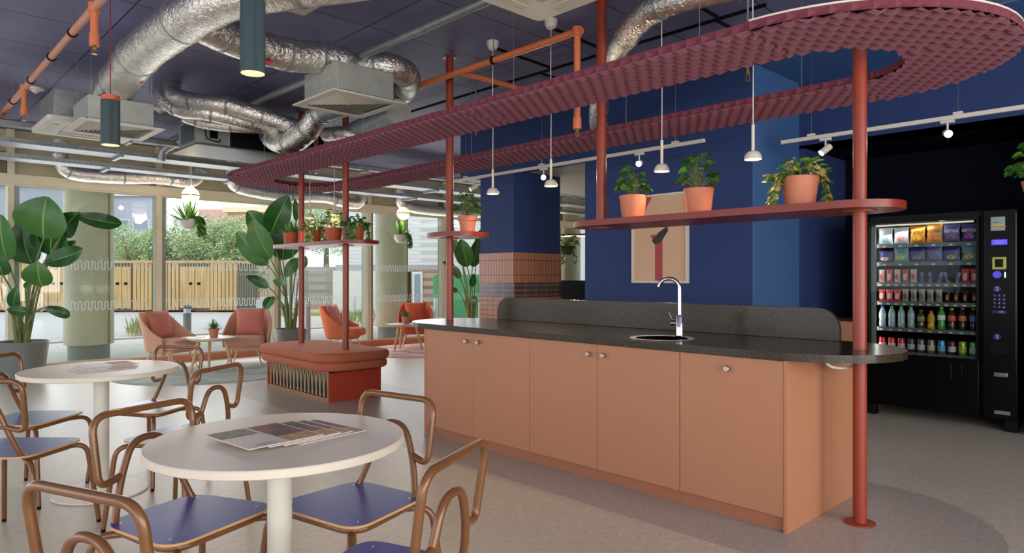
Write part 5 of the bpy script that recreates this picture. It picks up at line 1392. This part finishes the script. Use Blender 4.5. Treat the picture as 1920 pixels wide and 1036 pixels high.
small_plant('heart', (k4.x, k4.y, k4.z), 'leaf tips of a hanging planter at the right edge beside the machine', pr=.11, ph=.12, potm=terra, seed=54, hang=True, cols=[leafm, leafd, leafd], spread=1.35, name='hanging_planter')

# ---------------------------------------------------------------- OUTDOORS
def paving():
    m = brick_mat('paving', (196, 193, 192), (188, 186, 186), (172, 170, 170), .6, .3, .006, .8, .5, .1, 'flat'); return m
struct(MB().box(-40, 90, WY+.15, 16.2, -.25, -.02).build('ground_paving', paving(), None, sm=False))
struct(MB().box(-40, 90, 16.2, 80, -.3, -.06).build('ground_road', mat('asphalt_pale', (158, 158, 160), .9, var=.05, vs=3), None, sm=False))
struct(MB().box(-40, 90, 16.05, 16.2, -.0199, .015).build('ground_kerb', mat('kerb_stone', (206, 204, 200), .8), None, sm=False))
def column(x, y, label):
    t = thing('round_column', label, 'column', (x, y, 0), 0, 'round concrete columns outside the glass')
    MB().tube([(x, y, -.019), (x, y, .24)], .29, 40).build('base_drum', mat('drum_grey', (150, 156, 152), .6), t, world=True)
    MB().tube([(x, y, .24), (x, y, CZ+.3)], .345, 56).build('wrapped_shaft', mat('column_cream', (214, 212, 184), .45, var=.06, vs=3), t, world=True)
    MB().tube([(x+.22, y-.275, .24), (x+.22, y-.275, CZ+.3)], .012, 6).build('seam', mat('seam_grey', (150, 150, 128), .6), t, world=True)
column(2.62, 12.42, 'wide cream round column outside, behind the far-left plant')
column(8.28, 12.42, 'wide cream round column outside, behind the right globe pendant')
column(13.95, 12.42, 'wide cream round column outside, seen furthest right')
struct(MB().box(-40, 60, WY+.15, 15.2, CZ+.3, CZ+.5).build('canopy_soffit', mat('soffit_grey', (190, 186, 176), .7), None, sm=False))
# timber bin store
t = thing('timber_store', 'slatted pale timber bin store with double doors across the road', 'shed', (6.0, 27.2, -.06))
timber = mat('larch', (182, 150, 104), .7, var=.18, vs=3, scale=(3, 3, .3)); tdark = mat('store_dark', (96, 84, 64), .9)
F = Vector((SA, CA, 0)); Rr = Vector((CA, -SA, 0))
def sp2(px, y, dd=26.5): return W(dd, px, y)
Lft = W(26.6, -60, 520); Rgt = W(26.6, 444, 520); Lft.z = Rgt.z = 0
U = (Rgt-Lft); LL = U.length; u = U.normalized(); nrm = Vector((u.y, -u.x, 0)); 
if nrm.dot(F) > 0: nrm = -nrm
MS = Matrix((tuple([u.x, -nrm.x, 0, Lft.x]), tuple([u.y, -nrm.y, 0, Lft.y]), (0, 0, 1, 0), (0, 0, 0, 1)))
zt_ = 1.93; sl = MB(); x = 0
dpx = [(210, 248), (336, 396), (90, 128)]
doors = [((a+60)/504*LL, (b+60)/504*LL) for a, b in dpx]
while x < LL-.1:
    if not any(a-.02 < x+.05 < b+.02 for a, b in doors): sl.box(x, x+.12, -.03, 0, .02, zt_-.06, MS)
    x += .15
sl.build('slat_cladding', timber, t, world=True, sm=False)
MB().box(0, LL, .01, 2.0, 0, zt_-.08, MS).build('store_body', tdark, t, world=True, sm=False)
MB().box(-.05, LL+.05, -.06, 2.1, zt_-.08, zt_+.02, MS).build('roof_edge', timber, t, world=True, sm=False)
for i, (a, b) in enumerate(doors):
    for (p, q, hx) in ((a+.04, (a+b)/2-.01, -1), ((a+b)/2+.01, b-.04, 1)):
        dm = MB(); x = p; k = int((q-p)/.11)
        for j in range(k): dm.box(p+(q-p)*j/k, p+(q-p)*(j+1)/k-.006, -.035, 0, .1, zt_-.22, MS)
        dr = dm.build('store_door', timber, t, world=True, sm=False)
        hxx = (a+b)/2+hx*.16
        MB().box(hxx-.06, hxx+.06, -.05, -.036, 1.0, 1.1, MS).build('handle', black, dr, world=True)
# tree masses
def tree(c, rad, zc, n_, label, leaf=.05, cols=None, seed=1, flat=.8):
    rnd = random.Random(seed); n = int(n_*3.4); t = thing('leafy_tree', label, 'tree', (c[0], c[1], -.06))
    mb = MB(); blobs = [(Vector((c[0]+rnd.uniform(-1, 1)*rad*.6, c[1]+rnd.uniform(-1, 1)*rad*.4, zc+rnd.uniform(-.7, .7)*rad*flat)), rad*rnd.uniform(.28, .42)) for _ in range(16)]
    for i in range(n):
        b, r = rnd.choice(blobs); d = Vector((rnd.gauss(0, 1), rnd.gauss(0, 1), rnd.gauss(0, 1))).normalized()*r*rnd.uniform(.55, 1.05)
        p = b+d; u_ = Vector((rnd.gauss(0, 1), rnd.gauss(0, 1), rnd.gauss(0, 1))).normalized(); v_ = u_.orthogonal().normalized(); s_ = leaf*rnd.uniform(.6, 1.3)
        mb.cur = rnd.choice([0, 0, 1, 2]); mb.add([p-u_*s_, p+v_*s_*.5, p+u_*s_, p-v_*s_*.5], [(0, 1, 2, 3)])
    mb.build('crown', cols or [mat('tree_green', (146, 166, 108), .6, var=.2), mat('tree_pale', (206, 214, 180), .6, var=.2), mat('tree_dark', (106, 130, 82), .7, var=.2)], t, world=True, sm=False)
    tr = MB(); tr.tube([(c[0], c[1], -.05), (c[0], c[1], zc)], [.22, .1], 10)
    for b, r in blobs[:8]: tr.tube([(c[0], c[1], zc-rad*.5), b], [.07, .03], 6)
    tr.build('trunk', mat('bark', (120, 104, 84), .9), t, world=True)
def tp(px, d): p = W(d, px, 520); return (p.x, p.y)
tree(tp(392, 34), 2.3, 2.9, 11000, 'big bushy tree behind the timber store, behind the globe pendant', seed=2, flat=.85)
tree(tp(318, 33.5), 1.9, 2.4, 7000, 'bushy tree behind the timber store, right of the first window mullion', seed=13, flat=.9)
tree(tp(250, 37), 2.2, 2.1, 6000, 'bushy tree behind the timber store beside the first outside column', seed=3, flat=.9)
tree(tp(205, 41), 2.2, 1.9, 3500, 'low tree behind the timber store next to the grey building', seed=4)
tree(tp(440, 30), .9, 2.2, 2500, 'slim pale tree at the right end of the timber store', seed=5, flat=1.6)
tree(tp(612, 38), 2.2, 3.9, 6500, 'tree seen behind the bench shelf pots', seed=6)
tree(tp(480, 42), 2.0, 2.0, 2500, 'low tree behind the railings and the middle plant', seed=7)
# buildings
def building(name, x0, x1, d, ztop, m, label, wins, wm=None, roof=None, z0=-.06, depth=2):
    A = W(d, x0, 520); B = W(d, x1, 520); A.z = B.z = 0
    u = (B-A).normalized(); L_ = (B-A).length; nr = Vector((-u.y, u.x, 0))
    if nr.dot(F) < 0: nr = -nr
    M = Matrix(((u.x, nr.x, 0, A.x), (u.y, nr.y, 0, A.y), (0, 0, 1, 0), (0, 0, 0, 1)))
    t = thing('building', label, 'building', tuple((A+B)/2+Vector((0, 0, z0))))
    MB().box(0, L_, 0, depth, z0, ztop, M).build('walls', m, t, world=True, sm=False)
    if roof: MB().box(-.2, L_+.2, -.3, depth, ztop+.001, ztop+.35, M).build('roof_edge', roof, t, world=True, sm=False)
    for (a, b, c_, e) in wins:
        w_ = MB().box(a*L_, b*L_, -.05, -.001, c_, e, M).build('window', mat('win_frame', (214, 214, 210), .5), t, world=True, sm=False)
        MB().box(a*L_+.08, b*L_-.08, -.07, -.0505, c_+.08, e-.08, M).build('pane', wm or mat('pane_dim', (134, 144, 158), .2), w_, world=True, sm=False)
    return t, M, L_
gb = mat('clad_grey', (140, 144, 156), .6); wbm = mat('render_white', (206, 202, 200), .8); 
def zat(y, d): return HC+(CY-y)/FP*d
building('b', -60, 125, 55, zat(348, 55), gb, 'grey office building behind the far-left plant', [(.02+.16*i, .14+.16*i, z, z+1.9) for i in range(6) for z in (1.6, 4.2)], roof=mat('roof_pale', (196, 196, 198), .7))
building('b', 170, 292, 60, zat(368, 60), mat('clad_slate', (166, 168, 184), .6), 'grey stepped office building above the trees beside the first outside column', [(.05+.3*i, .3+.3*i, z, z+1.6) for i in range(3) for z in (2.2, 4.8)], roof=mat('roof_pale', (196, 196, 198), .7))
building('b', 372, 432, 50, zat(392, 50), mat('render_coral', (206, 160, 148), .8), 'coral rendered block of flats behind the big tree', [(.2, .45, 2.5, 4.0), (.6, .85, 2.5, 4.0)])
building('b', 426, 512, 48, zat(398, 48), mat('brick_tan', (192, 150, 124), .85), 'tan brick flats with windows left of the middle plant', [(.06, .30, 2.9, 4.3), (.40, .62, 2.9, 4.3), (.7, .95, 2.9, 4.3), (.06, .30, .6, 2.0)], roof=mat('roof_cream', (224, 206, 170), .7))
building('b', 488, 560, 52, zat(376, 52), wbm, 'white rendered block behind the middle plant', [(.5, .7, 3, 4.4)])
wb = brick_mat('white_brick', (204, 200, 200), (198, 194, 194), (178, 176, 176), .45, .15, .012, .8, .5, .3)
rb = brick_mat('red_brick', (160, 104, 80), (140, 88, 68), (160, 150, 138), .45, .15, .012, .85, .5, .3)
sbk = brick_mat('stone_brick', (156, 148, 138), (142, 134, 124), (164, 158, 150), .5, .17, .012, .85, .5, .3)
t, M, L_ = building('b', 650, 960, 27, zat(430, 27)+4.5, wb, 'tall white painted brick building across the road', [])
MB().box(L_*-.02, L_*.62, -1.2, -.01, zat(508, 27)-.02, zat(497, 27), M).build('lean_to_roof', mat('leanto_grey', (150, 152, 158), .6), t, world=True, sm=False)
t, M, L_ = building('b', 624, 762, 25.5, zat(507, 25.5), wbm, 'low white rendered annex in front of the white brick building', [], depth=1.3)
building('b', 770, 834, 25.6, zat(505, 25.6), rb, 'red brick garage beside the white annex', [(.05, .35, .1, 1.5)], depth=1.3)
t, M, L_ = building('b', 560, 630, 29, zat(500, 29), sbk, 'low stone brick wall building behind the bench poles', [])
t = thing('metal_container', 'green metal container beside the red brick garage', 'container', tuple(W(23, 868, 520)[:2])+(-.06,))
a = W(23, 812, 520); MB().box(0, 3.4, 0, 1.2, -.06, zat(514, 23), Matrix(((CA, SA, 0, a.x), (-SA, CA, 0, a.y), (0, 0, 1, 0), (0, 0, 0, 1)))).build('container_body', mat('container_green', (70, 150, 100), .5), t, world=True, bev=.02)
MB().box(1.5, 1.54, -.03, -.001, .1, 1.2, Matrix(((CA, SA, 0, a.x), (-SA, CA, 0, a.y), (0, 0, 1, 0), (0, 0, 0, 1)))).build('door_bar', mat('bar_green', (60, 140, 90), .5), t, world=True)
# railings
t = thing('railing_fence', 'dark upright railings across the road behind the middle plant', 'fence', tuple(W(24, 500, 520)[:2])+(-.06,))
rl = MB(); A = W(25, 446, 520); B = W(25, 575, 520); n = 28
for i in range(n+1):
    p = A.lerp(B, i/n); rl.tube([(p.x, p.y, -.06), (p.x, p.y, 1.55)], .011, 5)
rl.build('uprights', mat('rail_iron', (110, 114, 120), .5), t, world=True)
for z in (.15, 1.4): MB().tube([(A.x, A.y, z), (B.x, B.y, z)], .02, 6).build('rail', mat('rail_iron', (110, 114, 120), .5), t, world=True)
tag(MB().box(0, 4, 0, 2, 0, .12, Matrix.Translation((W(24, 470, 520).x, W(24, 470, 520).y, -.06)) @ Matrix.Rotation(-.76, 4, 'Z')).build('grass_verge', mat('verge', (132, 150, 96), .9, var=.2, vs=10), sm=False), 'green grass verge in front of the railings', 'grass', kind='stuff')
# bollards
def bollard(px, pyb, pyt, label, r=.08, lit=False):
    d = FP*(HC+.03)/(pyb-CY); p = W(d, px, 520); h = HC+(CY-pyt)/FP*d
    t = thing('bollard', label, 'bollard', (p.x, p.y, -.02 if p.y < 16 else -.06), 0, 'bollards outside the windows')
    b = MB(); H = h+.02
    if lit:
        MB().lathe([(0, 0), (r, 0), (r, H*.72), (r*.9, H*.73), (0, H*.73)], 24).build('post', mat('bollard_grey', (118, 128, 134), .5), t)
        MB().lathe([(r*.85, H*.731), (r*.85, H*.87), (0, H*.87)], 24).build('lens', mat('bollard_lens', (214, 218, 220), .2), t)
        MB().lathe([(r, H*.871), (r, H*.90), (r*.8, H*.97), (0, H)], 24).build('dome_cap', mat('bollard_dark', (78, 86, 92), .5), t)
    else:
        MB().lathe([(0, 0), (r, 0), (r, H*.97), (r*.9, H), (0, H)], 20).build('post', mat('bollard_steel', (176, 182, 188), .4, metal=.3), t)
        MB().lathe([(r*1.05, H*.86), (r*1.05, H*.9), (r*.99, H*.9), (r*.99, H*.86)], 20).build('band', white, t)
bollard(351, 632, 570, 'dome-topped light bollard between the tan lounge chairs', .085, True)
bollard(577, 640, 563, 'pale steel bollard just left of the orange lounge chair', .06)
bollard(664, 589, 553, 'thin grey bollard behind the bench pole', .06)
bollard(817, 598, 556, 'pale bollard by the green container', .07)
bollard(752, 600, 556, 'pale bollard behind the rust lounge chair', .07)
for i, (px, py, w) in enumerate(((655, 605, 1.4), (775, 606, 1.0), (275, 625, .8))):
    d = FP*(HC+.03)/(py-CY); p = W(d, px, 520); rnd = random.Random(i); mb = MB()
    for k in range(120):
        x = rnd.uniform(-w/2, w/2); y = rnd.uniform(-.3, .3); a = rnd.uniform(0, 6.28); e = rnd.uniform(.1, .5)
        leaf_blade(mb, (x, y, 0), (x+math.cos(a)*e*.4, y+math.sin(a)*e*.4, rnd.uniform(.2, .5)), .03, (1, 1, .2), .1, .1, 3, .5, ribm=0)
    o = mb.build('grass_clump', mat('grass_pale', (150, 160, 104), .8, var=.2)); o.location = (p.x, p.y, -.06 if p.y > 16.2 else -.02)
    tag(o, ['clump of long grass behind the orange lounge chair', 'clump of long grass beside the rust lounge chair', 'clump of long grass left of the side-on tan lounge chair'][i], 'grass', kind='stuff')

# ---------------------------------------------------------------- LIGHTING
w = bpy.data.worlds.new('World'); sc.world = w; w.use_nodes = True
bg = w.node_tree.nodes['Background']; bg.inputs[0].default_value = (.93, .96, 1.0, 1); bg.inputs[1].default_value = 2.6
def area(name, loc, aim, sx, sy, e, col):
    L = bpy.data.lights.new(name, 'AREA'); L.shape = 'RECTANGLE'; L.size = sx; L.size_y = sy; L.energy = e; L.color = col
    o = bpy.data.objects.new(name, L); o.location = loc; o.rotation_euler = Vector(aim).to_track_quat('-Z', 'Z').to_euler(); COL.objects.link(o)
DAY = (.96, .97, 1.0)
for x in (-2.5, .5, 3.5): area('back_window_fill', (x, -3.86, 1.6), (0, 1, 0), 2.5, 2.5, 90, (1, .95, .88))  # fill lamps added at the unseen back windows to brighten the room
for y in (-1.5, 2.1, 5.7, 9.2): area('left_window_fill', (-4.3, y, 1.6), (1, 0, 0), 2.9, 2.5, 16, DAY)  # weaker fill lamps, likewise added along the unseen left wall
for i in range(2, 8): area('far_window_daylight', (mull[i]+.9, WY-.12, 1.35), (0, -1, 0), 1.7, 2.3, 24, DAY)
# ---------------------------------------------------------------- CAMERA
cam = bpy.data.cameras.new('Camera'); co = bpy.data.objects.new('Camera', cam); COL.objects.link(co)
cam.sensor_width = 36; cam.lens = 36*FP/1920; cam.clip_start = .05; cam.clip_end = 300
cam.shift_y = (520-518)/1920
co.location = (0, 0, HC); co.rotation_euler = (math.radians(90), 0, -AN)
sc.camera = co
sc.view_settings.view_transform = 'Standard'; sc.view_settings.look = 'None'; sc.view_settings.gamma = 1; sc.view_settings.use_curve_mapping = False
sc.view_settings.exposure = .0
